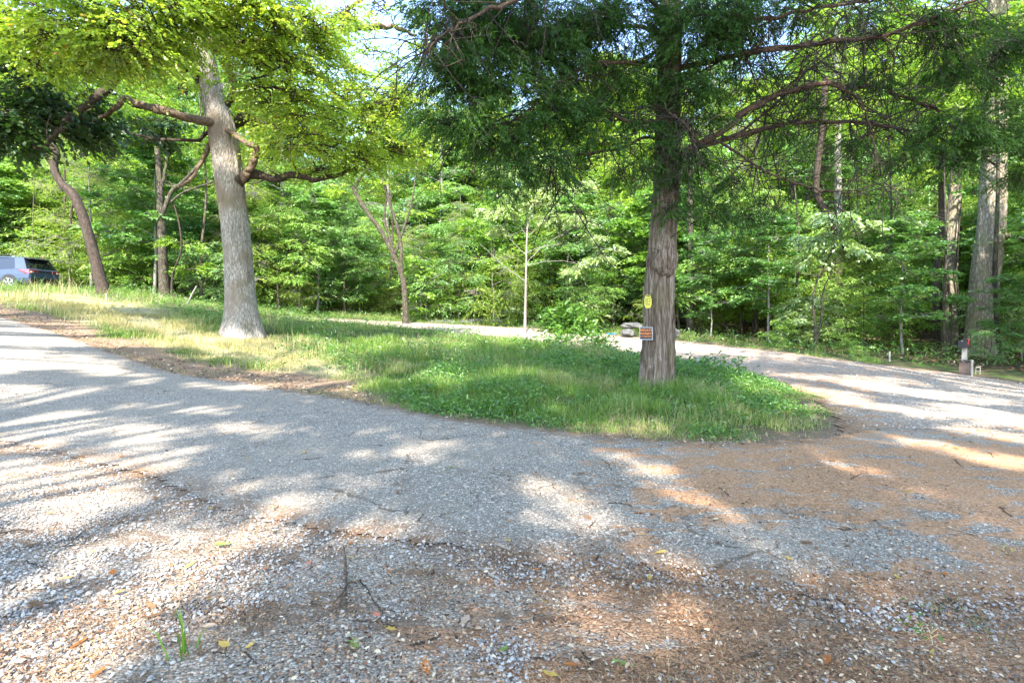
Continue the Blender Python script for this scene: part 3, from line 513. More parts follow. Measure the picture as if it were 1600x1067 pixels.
for i in range(9):    # understory trees with layered sprays, several kinds
    proto(('mid', i), 200+i, 7.0+(i*37 % 5)*.9, .05+.010*(i % 5), [.12, .2, .1, .16, .22, .3, .14, .1, .2][i], [2.3, 2.6, 2.0, 2.8, 2.4, 2.2, 2.7, 1.9, 2.5][i], [20, 18, 22, 16, 20, 14, 18, 24, 15][i], [1500, 1300, 1800, 1350, 1500, 950, 1600, 1900, 1150][i], ['oval', 'maple', 'oval', 'oval', 'maple', 'long', 'oval', 'oval', 'maple'][i],
          [.10, .13, .075, .12, .15, .13, .09, .07, .16][i], m=12, L=[.62, .7, .5, .7, .75, .6, .55, .45, .8][i], flat=[.1, .08, .3, .12, .05, .35, .15, .4, .08][i], droop=[.25, .2, .4, .3, .15, .6, .3, .5, .2][i], ldroop=[.35, .2, .4, .5, .15, .8, .3, .4, .2][i], pal=['leaf_under', 'leaf_cool', 'leaf_wood', 'leaf_under', 'leaf_cool', 'leaf_wood', 'leaf_cool', 'leaf_gold', 'leaf_under'][i], bark=['bark_wood', 'bark_pale', 'bark_dark'][i % 3], sub=[5, 4, 7, 5, 4, 5, 6, 8, 4][i], twig=.007)
for i in range(7):    # shrubs
    proto(('shrub', i), 300+i, 2.4+.35*(i % 4), .03, .05, 1.35+.15*(i % 4), 12, [620, 500, 800, 620, 420, 900, 560][i], ['oval', 'long', 'oval', 'maple', 'oval', 'oval', 'long'][i], [.085, .11, .06, .12, .13, .055, .09][i], m=12, L=[.42, .5, .35, .45, .5, .35, .55][i], flat=[.3, .6, .3, .1, .15, .5, .7][i], pal=['leaf_under', 'leaf_gold', 'leaf_cool', 'leaf_under', 'leaf_pale', 'leaf_wood', 'leaf_gold'][i], sub=5, curve=.1, twig=.005, bark=['bark_wood', 'bark_pale'][i % 2])
# zones of the woods, named by what stands before them
def zone(px):
    for lim, nm in [(150, 'behind the parked car'), (330, 'between the leaning tree and the big oak'), (600, 'just right of the big oak'), (900, 'beyond the far gravel road'), (1150, 'behind the signed cedar'), (1450, 'along the right road verge'), (5000, 'behind the mailbox')]:
        if px < lim: return nm
rg = np.random.default_rng(77); spots = []
def far_enough(x, y, d):
    for (a, b, c) in spots:
        if (a-x)**2+(b-y)**2 < (d+c)**2/4: return False
    return True
def scatter(kind, nk, n, lo, hi, sp, srange, name, lab, cat, grp, pxr=(-260, 1860)):
    k = 0; cw = {'mid': 1.3, 'shrub': .9, 'tall': .8}[kind]
    for _ in range(n*14):
        if k >= n: break
        px = rg.uniform(*pxr); off = rg.uniform(0, 1)**1.3*(hi-lo)+lo; y = edge(px)+off; x = (px-800)/FPX*y
        if kind == 'tall' and 1430 < px < 1640 and y < 28: continue
        if not far_enough(x, y, sp) or any(abs(px-c_) < w_+FPX*cw/y and y < d_+.4 for c_, w_, d_ in KEEP): continue
        spots.append((x, y, sp)); k += 1; i = int(rg.integers(nk)); s = rg.uniform(*srange)
        z_ = zone(px); place((kind, i), name, x, y, rg.uniform(0, 6.28), s, lab+' '+z_, cat, grp+' '+z_)
spots += [(P(378, 527, 16)[0], 16, 3), (-21, 24, 3)]
KEEP = [(1545, 44, 19), (1486, 22, 22), (1468, 5, 21.5), (255, 10, 27), (821, 6, 26.5), (1275, 12, 19.5), (620, 16, 31), (1310, 6, 25), (1080, 6, 26), (130, 25, 26)]
def hero(label, pts, r0, r1, bark, cat='tree', name='woodland_tree', fork=(), cls=(), pal='leaf_wood', nsp=500, tpl='oval', size=.13, seed=1, L=.5, twigs=4, droop=.35, ldroop=.35, m=11, flat=.3, disp=True, twr=.008):
    """a tree drawn along its own trunk line; pts are traced at the tree's distance"""
    b = P(*pts[0]); b[2] = float(terr(b[0], b[1])); w_ = PP(pts); w_[0][2] = b[2]-.15
    e = empty(name, b, label, cat); g = Geo(); rg_ = np.random.default_rng(seed); pth = spline(w_, 60)
    dsp = (lambda th, s, rr: rr*(.12*vnoise(np.stack([np.cos(th)*3+0*s, np.sin(th)*3+0*s, s*.8+0*th], -1))+.05*vnoise(np.stack([np.cos(th)*9+0*s, np.sin(th)*9+0*s, s*2+0*th], -1)))) if disp else None
    rd = r0+(r1-r0)*np.linspace(0, 1, 60)**.8; rd = rd*(1+.3*np.exp(-np.linspace(0, 1, 60)*14)); tube(g, pth, rd, 30 if r0 > .1 else 10, 0, dsp)
    for f, q0, q1 in fork:
        pf = spline(PP(f), 24); tube(g, pf+rg_.normal(0, .012, pf.shape), np.linspace(q0, q1, 24), 8, 0)
        for k in range(twigs):
            a = pf[rg_.integers(6, 24)]; d = rdir(1, rg_)[0]; d[2] = abs(d[2]); tube(g, spline([a, a+d*.4+rg_.normal(0, .06, 3), a+d*rg_.uniform(.6, 1.2)], 5), np.linspace(max(.008, q1*.6), .004, 5), 4, 0)
    g.build('trunk', M[bark], e); 
    if cls:
        g = Geo(); crown(g, [(P(*c[:3]), (c[3], c[3], c[3]*(c[4] if len(c) > 4 else .5))) for c in cls], nsp, L, m, size, tpl, rg=rg_, droop=droop, ldroop=ldroop, flat=flat, twig=twr, sub=5); g.build('crown', [M[pal], M[bark]], e)
    spots.append((b[0], b[1], 1.6)); return e
d = float(G(163, 459)[1])
hero('dark leaning tree with a crooked top standing between the car and the big oak', [(163, 459, d), (155, 430, d), (143, 385, d), (130, 340, d), (115, 305, d), (95, 285, d), (85, 262, d), (88, 240, d), (78, 215, d), (78, 175, d)], .25, .12, 'bark_dark', seed=3,
     fork=[([(116, 308, d), (112, 330, d-.2), (111, 350, d-.2)], .05, .03), ([(85, 262, d), (76, 252, d), (70, 240, d)], .08, .05), ([(78, 215, d), (60, 180, d), (30, 150, d)], .10, .03), ([(78, 190, d), (100, 150, d), (150, 110, d)], .09, .03)],
     cls=[(60, 180, d, 1.6), (120, 130, d, 1.7), (20, 130, d, 1.8), (90, 80, d, 2), (150, 170, d+1, 1.3), (180, 250, d+1.5, 1.1), (140, 215, d+1, 1.0)], nsp=900, size=.15)
d = 27
hero('grey forked tree standing in the undergrowth left of the big oak', [(258, 480, d), (255, 420, d), (252, 340, d), (250, 290, d), (246, 240, d), (244, 190, d)], .26, .10, 'bark_wood', seed=4,
     fork=[([(254, 335, d), (268, 300, d), (290, 280, d), (320, 245, d), (335, 210, d)], .12, .05), ([(251, 300, d), (258, 265, d), (264, 230, d)], .10, .04), ([(268, 315, d-.2), (285, 302, d-.3), (310, 292, d-.4), (345, 280, d-.5)], .06, .03)],
     cls=[(240, 190, d+1, 1.8), (300, 220, d+1, 1.5), (200, 220, d+1, 1.5), (260, 250, d+1.5, 1.2), (190, 150, d+1, 1.8)], nsp=650, size=.16)
hero('thin dark sapling beside the grey forked tree', [(268, 478, 26.6), (270, 430, 26.6), (283, 390, 26.6), (280, 350, 26.6), (272, 320, 26.6)], .06, .03, 'bark_dark', name='sapling', seed=5, cls=[(283, 380, 26.8, .9), (300, 420, 26.8, .8)], nsp=150)
d = 31
hero('many-stemmed tree fanning up to the left beyond the grass island', [(634, 500, d), (632, 455, d), (626, 425, d), (612, 392, d), (596, 362, d), (576, 335, d), (560, 310, d), (550, 290, d)], .17, .11, 'bark_wood', seed=6,
     fork=[([(628, 430, d), (617, 400, d+.2), (608, 370, d+.3), (600, 340, d+.4), (604, 300, d+.4), (590, 250, d+.4)], .12, .04), ([(628, 428, d), (626, 380, d), (616, 340, d), (605, 305, d), (595, 270, d)], .13, .05), ([(618, 395, d), (630, 360, d), (642, 320, d), (650, 270, d), (652, 240, d)], .09, .03), ([(560, 312, d), (556, 295, d), (565, 275, d), (580, 262, d)], .10, .06)],
     cls=[(560, 250, d, 1.6), (600, 230, d, 1.8), (650, 250, d, 1.5), (540, 300, d+.5, 1.2), (610, 290, d+1, 1.2), (680, 290, d+1, 1.1), (590, 180, d, 1.8), (650, 330, d+.5, .8)], nsp=800, size=.15, pal='leaf_wood')
d = 26.5; f_ = [(0, 22), (1, 14)]
hero('slender white-stemmed young tree glowing in the sun before the far road', [(820, 516, d), (821, 470, d), (822, 420, d), (823, 375, d), (826, 345, d), (835, 318, d), (838, 290, d)], .075, .02, 'bark_pale', name='young_tree', seed=8, twigs=7,
     fork=[([(822, 412, d), (845, 388, d-.2), (875, 368, d-.4), (905, 352, d-.6), (935, 342, d-.8)], 0.0210, 0.0084), ([(822, 415, d), (860, 408, d-.2), (900, 412, d-.3), (945, 430, d-.5)], 0.0150, 0.0056), ([(823, 395, d), (850, 385, d), (890, 382, d), (925, 386, d), (965, 392, d)], 0.0168, 0.0056),
           ([(822, 400, d), (808, 385, d), (795, 372, d), (785, 362, d)], 0.0168, 0.0070), ([(821, 440, d), (800, 425, d), (775, 405, d), (750, 380, d)], 0.0180, 0.0084), ([(823, 368, d), (805, 345, d), (790, 330, d)], 0.0150, 0.0056), ([(823, 372, d), (840, 355, d), (858, 338, d)], 0.0180, 0.0070), ([(823, 370, d), (822, 330, d), (815, 300, d), (812, 270, d)], 0.0180, 0.0070), ([(830, 330, d), (850, 305, d), (862, 290, d)], 0.0150, 0.0070)],
     cls=[(900, 345, d-.6, .8), (940, 400, d-.5, .7), (900, 420, d-.4, .55), (960, 390, d-.5, .5), (790, 330, d, .8), (830, 270, d, 1.0), (860, 290, d, .8), (780, 360, d, .6), (780, 270, d, .9), (900, 290, d, .9), (840, 320, d-.3, .8), (800, 300, d-.3, .8), (860, 340, d-.4, .7), (770, 330, d-.3, .7), (850, 250, d, 1.1), (930, 370, d-.6, .6)], pal='leaf_pale', nsp=1900, size=.12, L=.4, twr=.006)
d = 19
hero('broad furrowed trunk behind the mailbox with a side limb to the right', [(1534, 560, d), (1533, 520, d), (1538, 450, d), (1545, 380, d), (1550, 310, d), (1552, 240, d), (1556, 120, d), (1560, 0, d)], .50, .33, 'bark_sun', seed=9,
     fork=[([(1552, 372, d), (1575, 368, d-.3), (1605, 373, d-.5), (1660, 360, d-.8)], .12, .07)], cls=[(1545, 200, d-1, 1.1), (1530, 120, d-1, 1.3), (1480, 60, d, 2), (1600, 40, d, 2), (1540, -20, d, 2.3), (1640, 130, d, 1.8), (1450, 150, d+1, 1.5), (1590, 230, d+1.5, 1.3)], nsp=900, size=.16)
d = 22
hero('pale sunlit trunk left of the broad furrowed trunk', [(1484, 545, d), (1484, 480, d), (1485, 420, d), (1487, 360, d), (1491, 310, d), (1493, 240, d), (1494, 100, d)], .27, .20, 'bark_sun', seed=10, cls=[(1500, 120, d, 2), (1440, 160, d, 1.8), (1480, 50, d, 2.2), (1430, 230, d+1, 1.4)], nsp=600, size=.16)
hero('dark crooked trunk just left of the pale sunlit trunk', [(1462, 540, d-.5), (1463, 450, d-.5), (1468, 390, d-.5), (1472, 350, d-.5), (1471, 300, d-.5), (1474, 200, d-.5)], .15, .10, 'bark_dark', seed=12, fork=[([(1480, 460, d-.3), (1476, 400, d-.3), (1480, 350, d-.3)], .05, .04)], cls=[(1460, 230, d, 1.3), (1440, 280, d, 1.1)], nsp=200)
d = 25
hero('bent dark trunk deep in the wood behind the pale-leaved dogwood', [(1310, 530, d), (1308, 460, d), (1310, 400, d), (1300, 350, d), (1283, 320, d), (1275, 290, d), (1282, 220, d), (1290, 120, d)], .20, .12, 'bark_dark', seed=13, cls=[(1280, 180, d, 2), (1330, 130, d, 2), (1230, 150, d, 2), (1290, 60, d, 2.3)], nsp=600, size=.16)
hero('slim grey trunk rising out of sight above the pale-leaved dogwood', [(1312, 530, 29), (1311, 400, 29), (1309, 250, 29), (1308, 120, 29), (1308, 30, 29)], .20, .15, 'bark_pale', seed=14, cls=[(1300, 100, 29, 2.4), (1350, 60, 29, 2.2)], nsp=400, size=.17)
hero('grey trunk just right of the cedar with leafy low boughs', [(1078, 530, 26), (1080, 470, 26), (1080, 400, 26), (1078, 330, 26), (1080, 200, 26)], .17, .12, 'bark_wood', seed=15, cls=[(1090, 420, 24.5, 1.1, .4), (1120, 460, 24.5, 1.0, .4), (1100, 230, 26, 2), (1140, 300, 26, 1.6), (1060, 470, 25, .9)], nsp=560, pal='leaf_under')
d = 19.5
hero('twin-stemmed dogwood with bright pale leaves in front of the right wood', [(1272, 545, d), (1274, 510, d), (1270, 470, d), (1280, 430, d), (1300, 395, d), (1320, 370, d)], .05, .02, 'bark_wood', name='dogwood_tree', seed=16,
     fork=[([(1272, 545, d), (1282, 505, d), (1285, 460, d), (1300, 420, d)], .045, .02), ([(1300, 392, d), (1340, 365, d-.3), (1390, 350, d-.5), (1415, 345, d-.6)], .018, .006), ([(1295, 400, d), (1270, 380, d), (1255, 365, d)], .016, .006)],
     cls=[(1300, 345, d-.3, .7, .35), (1340, 352, d-.3, .7, .35), (1385, 350, d-.5, .55, .3), (1270, 370, d, .6, .4), (1320, 390, d-.2, .8, .35), (1270, 400, d, .5, .4), (1360, 400, d-.2, .6, .35), (1375, 430, d, .4, .4), (1300, 335, d, .55, .3)], pal='leaf_pale', nsp=620, size=.14, L=.4, droop=.5, ldroop=.7, tpl='oval', twr=.005)
# ---- small trees and bushes whose place the photo fixes
def bush(px, dd, kind, i, s, lab, name='bush', cat='bush', pal=None, sz=1): x = (px-800)/FPX*dd; o = place((kind, i), name, x, dd, rg.uniform(0, 6), s, lab, cat, sz=sz); spots.append((x, dd, 1.6)); return o
bush(770, 33, 'shrub', 1, 1.7, 'pale sunlit bush left of the white-stemmed young tree'); bush(725, 34.5, 'shrub', 2, 1.8, 'rounded sunlit bush beyond the far road, second left of the white-stemmed tree'); bush(668, 35, 'shrub', 3, 1.3, 'low bush with light leaves near the start of the far road')
bush(885, 27.5, 'shrub', 0, .7, 'low weedy bush right of the white-stemmed young tree'); bush(925, 27, 'mid', 3, .5, 'leafy sapling with layered leaves left of the signed cedar', 'sapling', 'sapling')
bush(1110, 24.5, 'mid', 1, .62, 'bushy maple sapling just right of the signed cedar', 'sapling', 'sapling'); bush(1200, 22.5, 'mid', 4, .62, 'maple sapling on the verge between the cedar and the pale dogwood', 'sapling', 'sapling')
bush(1350, 19.8, 'mid', 0, .55, 'dark leafy sapling right of the pale dogwood', 'sapling', 'sapling'); bush(1410, 19, 'mid', 4, .55, 'layered maple sapling left of the mailbox', 'sapling', 'sapling'); bush(1598, 17.5, 'mid', 1, .36, 'light-leaved sapling right of the mailbox', 'sapling', 'sapling')
bush(1545, 16.6, 'shrub', 2, .42, 'small bush with glossy pale leaves at the foot of the broad trunk'); bush(1220, 20.2, 'shrub', 3, .35, 'small weedy bush on the right road verge'); bush(1330, 17.9, 'shrub', 0, .3, 'knee-high weed clump on the verge left of the mailbox', 'weed_clump', 'weed')
bush(112, 29.5, 'shrub', 1, 1.6, 'sunny roadside bush right behind the parked car'); bush(205, 29, 'shrub', 0, 1.3, 'bush between the leaning tree and the grey forked tree'); bush(318, 28.5, 'shrub', 2, 1.2, 'bush just left of the big oak trunk'); bush(30, 33, 'shrub', 3, 2.0, 'tall bush rising over the roof of the parked car')
scatter('mid', 9, 125, .4, 9, 1.35, (.62, 1.1), 'understory_tree', 'leafy young tree of the undergrowth', 'tree', 'young trees')
scatter('shrub', 7, 96, .2, 4.5, 1.3, (.6, 1.35), 'undergrowth_bush', 'green undergrowth bush', 'bush', 'undergrowth bushes')
scatter('mid', 9, 110, 6, 26, 1.8, (.9, 1.6), 'understory_tree', 'leafy young tree deep in the wood', 'tree', 'deeper young trees')
scatter('tall', 5, 125, 3.0, 36, 2.2, (.8, 1.12), 'tall_tree', 'tall woodland tree', 'tree', 'tall trees')
# thin bare stems, sparse, standing inside the wood
gs = Geo(); tube(gs, spline([(0, 0, -.2), (.1, .05, 2), (-.1, .1, 5), (.15, 0, 9)], 20), np.linspace(.07, .03, 20), 8); PROTO['stem'] = (gs.build('trunk', M['bark_wood']),); COL.objects.unlink(PROTO['stem'][0])
for k in range(34):
    px = rg.uniform(-50, 1650); y = edge(px)+rg.uniform(.3, 9); x = (px-800)/FPX*y; s = rg.uniform(.5, 1.4)
    z_ = zone(px); place('stem', 'bare_stem', x, y, rg.uniform(0, 6.28), s, 'thin bare stem standing in the undergrowth '+z_, 'tree stem', 'bare stems '+z_)
def brush(seed):
    g = Geo(); rg_ = np.random.default_rng(seed)
    for k in range(9):
        a = rg_.uniform(0, 6.28); L = rg_.uniform(.8, 2.2); e = np.array([math.cos(a)*L*.55, math.sin(a)*L*.55, L*rg_.uniform(.5, 1)]); p = spline([(0, 0, -.05), e*.5+rg_.normal(0, .12, 3), e], 8); tube(g, p, np.linspace(.010, .003, 8), 4)
        for q in range(4):
            b = p[rg_.integers(2, 7)]; d = rdir(1, rg_)[0]; d[2] = abs(d[2])*.6; tube(g, np.array([b, b+d*rg_.uniform(.2, .6)]), [.006, .002], 3)
    o = g.build('dead_brush', M['bark_wood']); COL.objects.unlink(o); return o
BR = [brush(i) for i in range(3)]
for k in range(22):
    px = rg.uniform(-20, 1620); y = edge(px)+rg.uniform(.1, 2); x = (px-800)/FPX*y; o = BR[k % 3].copy(); COL.objects.link(o); o.location = (x, y, float(terr(x, y))); o.rotation_euler = (0, 0, rg.uniform(0, 6)); s_ = rg.uniform(.35, .85); o.scale = (s_, s_, s_)
    tag(o, 'pale leafless brush tangled in the undergrowth '+zone(px), 'dead brush', 'dead brush '+zone(px))
# far mass of the wood
g = Geo(); rg2 = np.random.default_rng(8); N = 30000
px = rg2.uniform(-500, 2100, N); y = edge(px)+rg2.uniform(36, 52, N); x = (px-800)/FPX*y; zt = terr(x, y); h = rg2.random(N)**1.25*(30+4*n2(x, y, .08, 3)); pz = np.stack([x, y, zt+h], -1)
kp = n2(x+h*2, h, .22, 5) > -.45; pz = pz[kp]
sprays(g, pz, rdir(len(pz), rg2, .3), 2.0, 8, .62, 'oval', rg=rg2, jit=.5, droop=.3)
for k in range(240):
    px = rg2.uniform(-500, 2100); y = edge(px)+rg2.uniform(30, 44); x = (px-800)/FPX*y; z0 = float(terr(x, y)); tube(g, np.array([[x, y, z0-.5], [x+rg2.normal(0, .3), y, z0+8], [x+rg2.normal(0, .8), y, z0+18]]), [.2, .16, .08], 7, 1)
tag(g.build('distant_wood', [M['leaf_wood'], M['bark_wood']]), 'far mass of woodland foliage closing the view behind the nearer trees', 'wood', kind='stuff')
# ================================================================== unseen trees added behind the viewer for shade; crown gaps shaped to sun patches
LITP = [(70, 652, 120, 13, 3), (215, 680, 110, 20, 8), (60, 612, 90, 8, 3), (215, 588, 120, 7, 6), (390, 600, 70, 6, 6), (395, 672, 40, 7, 0), (90, 560, 90, 7, 5), (40, 530, 60, 6, 5), (300, 640, 60, 7, 4),
        (70, 745, 150, 20, -8), (150, 770, 120, 26, -14), (330, 860, 190, 30, -24), (80, 1010, 300, 62, -20), (190, 1050, 200, 30, -12), (170, 950, 220, 30, -22), (440, 925, 70, 12, -20), (250, 820, 120, 18, -22), (310, 905, 100, 16, -24), (600, 815, 40, 13, 0), (670, 702, 36, 9, 0),
        (1015, 728, 75, 9, 15), (905, 790, 75, 15, 28), (950, 850, 75, 26, 35), (985, 930, 100, 34, 25), (1080, 960, 70, 15, 25), (1100, 800, 120, 12, 24), (1230, 850, 60, 8, 22), (1310, 732, 60, 7, 8), (1240, 745, 50, 5, 8), (1540, 720, 70, 6, 8), (1420, 690, 60, 4, 6), (1140, 660, 50, 10, 10), (1200, 612, 60, 8, 6),
        (1180, 566, 130, 11, 8), (1350, 590, 200, 8, 12), (1450, 622, 190, 6, 12), (1330, 625, 90, 5, 12), (1540, 655, 130, 5, 12), (950, 540, 150, 10, 4), (1080, 552, 60, 8, 4), (780, 520, 200, 10, 4), (1450, 650, 90, 4, 10), (1560, 610, 90, 6, 10), (1560, 682, 90, 5, 8), (1400, 608, 160, 5, 12),
        (690, 552, 45, 7, 0), (760, 575, 70, 7, 0), (460, 570, 120, 14, 4), (560, 545, 80, 4, 0), (430, 530, 160, 8, 2), (830, 600, 45, 5, 0), (640, 535, 160, 4, 2), (900, 560, 60, 5, 0), (520, 600, 60, 8, 6), (700, 605, 40, 5, 0), (960, 668, 40, 4, 0), (1230, 640, 40, 5, 0)]
def litfac(x, y):
    px = 800+x/np.maximum(y, .6)*FPX; z = terr(x, y); py = HOR+(CAMH-z)/np.maximum(y, .6)*FPX; r = np.zeros(len(x))
    for (cx, cy_, rx, ry, a) in LITP:
        c, s = math.cos(R(a)), math.sin(R(a)); u = (px-cx)*c+(py-cy_)*s; v = -(px-cx)*s+(py-cy_)*c; r = np.maximum(r, np.exp(-((u/(rx*1.1+4))**2+(v/(ry*1.2+2))**2)*.8))
    r = r*np.clip(1.4+1.4*n2(x, y, 1.7, 63)+.8*n2(x, y, 4.5, 64), 0, 1.1)
    far = (px < 345) & (py < 545) & (py > 440) & (y > 3); far2 = np.clip((15*.0+px*0+1), 0, 1); r = np.where(far & ~((px < 130) & (py > 468) & (py < 500)), np.maximum(r, .85), r)
    return np.where(y < .6, 0, r)
rg3 = np.random.default_rng(31); tg_ = []
def addt(x, y, z): tg_.append(np.stack([x, y, z], -1))
n = 17000; X = rg3.uniform(-13, 13, n*2); Y = rg3.uniform(1.0, 14, n*2); k = np.abs(X) < Y*1.15+1.5; X, Y = X[k][:n], Y[k][:n]; addt(X, Y, terr(X, Y))
n = 5200; X = rg3.uniform(-16, 18, n); Y = rg3.uniform(14, 24, n); addt(X, Y, terr(X, Y))
def tbox(c, e, n): q = c+rg3.uniform(-1, 1, (n, 3))*np.array(e); tg_.append(q)
n = 420; hq = np.clip(rg3.choice([.9, 1.5, 2.1, 2.9, 3.6, 4.5, 5.1, 6.2, 7.4], n)+rg3.normal(0, .13, n), .3, 9); tg_.append(np.stack([np.interp(hq, [0, 9], [-8.44, -9.3])+rg3.uniform(-.5, .5, n), 15.6+0*hq, .6+hq], -1))     # dapples on the oak trunk
tbox(np.array([2.6, 9.2, 3.8]), (.7, .3, 3.8), 260); tbox(np.array([0, 9, 6.]), (4, 1.2, 1.8), 1100); tbox(np.array([6.5, 9, 5.8]), (3.6, 1.2, 2.0), 700)
tbox(np.array([20, 23, 3.]), (9, 3, 3), 150); tbox(np.array([8, 27, 3.]), (6, 4, 3), 450)
Q = np.concatenate(tg_); lf = litfac(Q[:, 0], Q[:, 1])*(Q[:, 2] < terr(Q[:, 0], Q[:, 1])+.4); Q = Q[rg3.random(len(Q)) > lf*1.9]
dw_ = P(1320, 380, 19.5); w2_ = P(1250, 420, 22); Q = Q[(((Q-dw_)/np.array([2.6, 2, 1.8]))**2).sum(1) > 1]
tt = (Q[:, 1]-15.62)/(-sdir[1]); xx = Q[:, 0]+sdir[0]*tt; zz_ = Q[:, 2]+sdir[2]*tt; Q = Q[~((tt > .1) & (np.abs(xx+8.75) < 1.1) & (zz_ < 10.5))]
cl_ = n2(Q[:, 0], Q[:, 1], .55, 12); Q = Q[cl_ > -.62]
best = np.full((len(Q), 3), np.nan)
for att in range(6):
    H = rg3.uniform(11, 21, len(Q)) if att < 4 else rg3.uniform(18, 26, len(Q)); S_ = Q+sdir[None]/sdir[2]*H[:, None]
    ok = (S_[:, 1] < .3) | (S_[:, 2] > CAMH+S_[:, 1]*.66+.6) | (np.abs(S_[:, 0]) > S_[:, 1]*1.12+.6); ok &= S_[:, 2] > 5; fill = ok & np.isnan(best[:, 0]); best[fill] = S_[fill]
best = best[~np.isnan(best[:, 0])]; lf = None
ST = [(-7.5, -8.5, 'tall unseen tree behind the viewer to the left, added to cast dappled shade'), (1.5, -11.5, 'tall unseen tree straight behind the viewer, added to cast dappled shade'), (9.5, -7, 'tall unseen tree behind the viewer to the right, added to cast dappled shade'), (-15, -1.5, 'unseen tree left of the viewer, added to cast dappled shade'), (15.5, 1.5, 'unseen tree right of the viewer, added to cast dappled shade'), (-3, -20, 'farther unseen tree behind the viewer, added to cast dappled shade')]
dst = np.stack([np.hypot(best[:, 0]-a, best[:, 1]-b) for a, b, _ in ST]); own = dst.argmin(0)
for i, (a, b, lab) in enumerate(ST):
    q = best[own == i]
    if len(q) < 30: continue
    e = empty('unseen_shade_tree', (a, b, float(terr(a, b))), lab, 'tree'); gt = Geo(); gc = Geo(); ht = float(q[:, 2].max())-1
    tube(gt, spline([(a, b, -.3), (a+.2, b+.1, ht*.4), (a, b-.2, ht*.75), (a+.1, b, ht)], 30), np.linspace(.38, .09, 30), 12)
    c_ = q[rg3.choice(len(q), 26, False)]
    for c in c_:
        h0 = max(3.5, min(c[2]*.7, ht*.9)); s0 = np.array([a, b, h0]); tube(gt, spline([s0, (s0+c)/2+np.array([0, 0, .5]), c], 10), np.linspace(.09, .02, 10), 5)
    o_ = nrm(q-c_[np.argmin(((q[:, None]-c_[None])**2).sum(-1), 1)]+rg3.normal(0, .3, q.shape)); o_[:, 2] *= .3
    sprays(gc, q-o_*.22, o_, .45, 9, .18, 'oak', rg=rg3, droop=.3, ldroop=.2)
    gt.build('trunk', M['bark_wood'], e); gc.build('crown', [M['leaf_wood'], M['bark_wood']], e)
# ================================================================== grass, weeds, stones, litter
def blades(g, x, y, h, wd, lean=.35, mi=0, seg=2, z=None, r=None):
    n = len(x); z = terr(x, y) if z is None else z; a = rng.uniform(0, 6.283, n); dx, dy = np.cos(a), np.sin(a); b = rng.uniform(0, 6.283, n); l = np.abs(rng.normal(0, lean, n))*h; lx, ly = np.cos(b)*l, np.sin(b)*l
    o = np.stack([x, y, z-.01], -1); s = np.stack([dx*wd/2, dy*wd/2, 0*x], -1); r = rng.random(n) if r is None else r
    if seg == 1:
        V = np.stack([o-s, o+s, o+np.stack([lx, ly, h], -1)], 1); g.add(V.reshape(-1, 3), np.arange(n)[:, None]*3+np.arange(3), mi, r)
    else:
        mid = o+np.stack([lx*.35, ly*.35, h*.6], -1); tip = o+np.stack([lx, ly, h*(1-.25*np.minimum(1, l/h))], -1)
        V = np.stack([o-s, o+s, mid+s*.8, mid-s*.8, tip], 1).reshape(-1, 3); k = np.arange(n)[:, None]*5
        g.add(V, k+np.array([[0, 1, 2, 3]]), mi, r); 
        F = k+np.array([[3, 2, 4]]); F = F-0; g.F.setdefault(3, []).append((F+(g.n-len(V)), np.full(n, mi), r, np.zeros(n), np.full(n, False)))
def grassfield(n, yr, xr, hfun, wd, seg, dens):
    x = rng.uniform(*xr, n); y = rng.uniform(*yr, n); k = np.abs(x) < y*1.12+1; x, y = x[k], y[k]
    road, lit, st, wo = zone_masks(x, y); p = dens(x, y, road+.34*n2(x, y, .9, 4)+.16*n2(x, y, 4, 14), lit, st, wo); k = rng.random(len(x)) < p; return x[k], y[k], st[k], lit[k], wo[k], road[k]
gg = Geo()
def dn(x, y, road, lit, st, wo): return np.clip(-road*4+.25, 0, 1)*(1-.93*lit)*(1-.9*wo)*np.clip(.62+n2(x, y, 1.6, 30)*1.1, .06, 1)
for (n, yr, xr, wdt, seg) in [(330000, (5.6, 11), (-12, 9), .006, 2), (260000, (11, 18), (-20, 12), .010, 2), (230000, (18, 40), (-34, 22), .017, 1)]:
    x, y, st, lit, wo, road = grassfield(n, yr, xr, None, None, seg, dn)
    tall = np.clip(.4+.5*n2(x, y, .5, 20)+.45*n2(x, y, 2.3, 21), 0, 1)*np.clip((-road-.25)*.9, .0, 1); edge_ = np.clip(-road*.9, 0, 1)
    h = (.04+.09*edge_+.30*tall*(1-st*.7)*edge_)*rng.uniform(.5, 1.35, len(x)); dry = rng.random(len(x)) < st*.85+.07+.35*(n2(x, y, 1.2, 44) > .25)+.35*np.exp(-(road/.35)**2)
    blades(gg, x[~dry], y[~dry], h[~dry], wdt, .75, 0, seg); blades(gg, x[dry], y[dry], h[dry]*1.15, wdt*.9, .9, 1, seg)
tag(gg.build('grass', [M['grass'], M['straw']]), 'uncut grass of the island and bank, green with straw patches', 'grass', kind='stuff')
gw = Geo()       # broad-leaved weeds among the grass
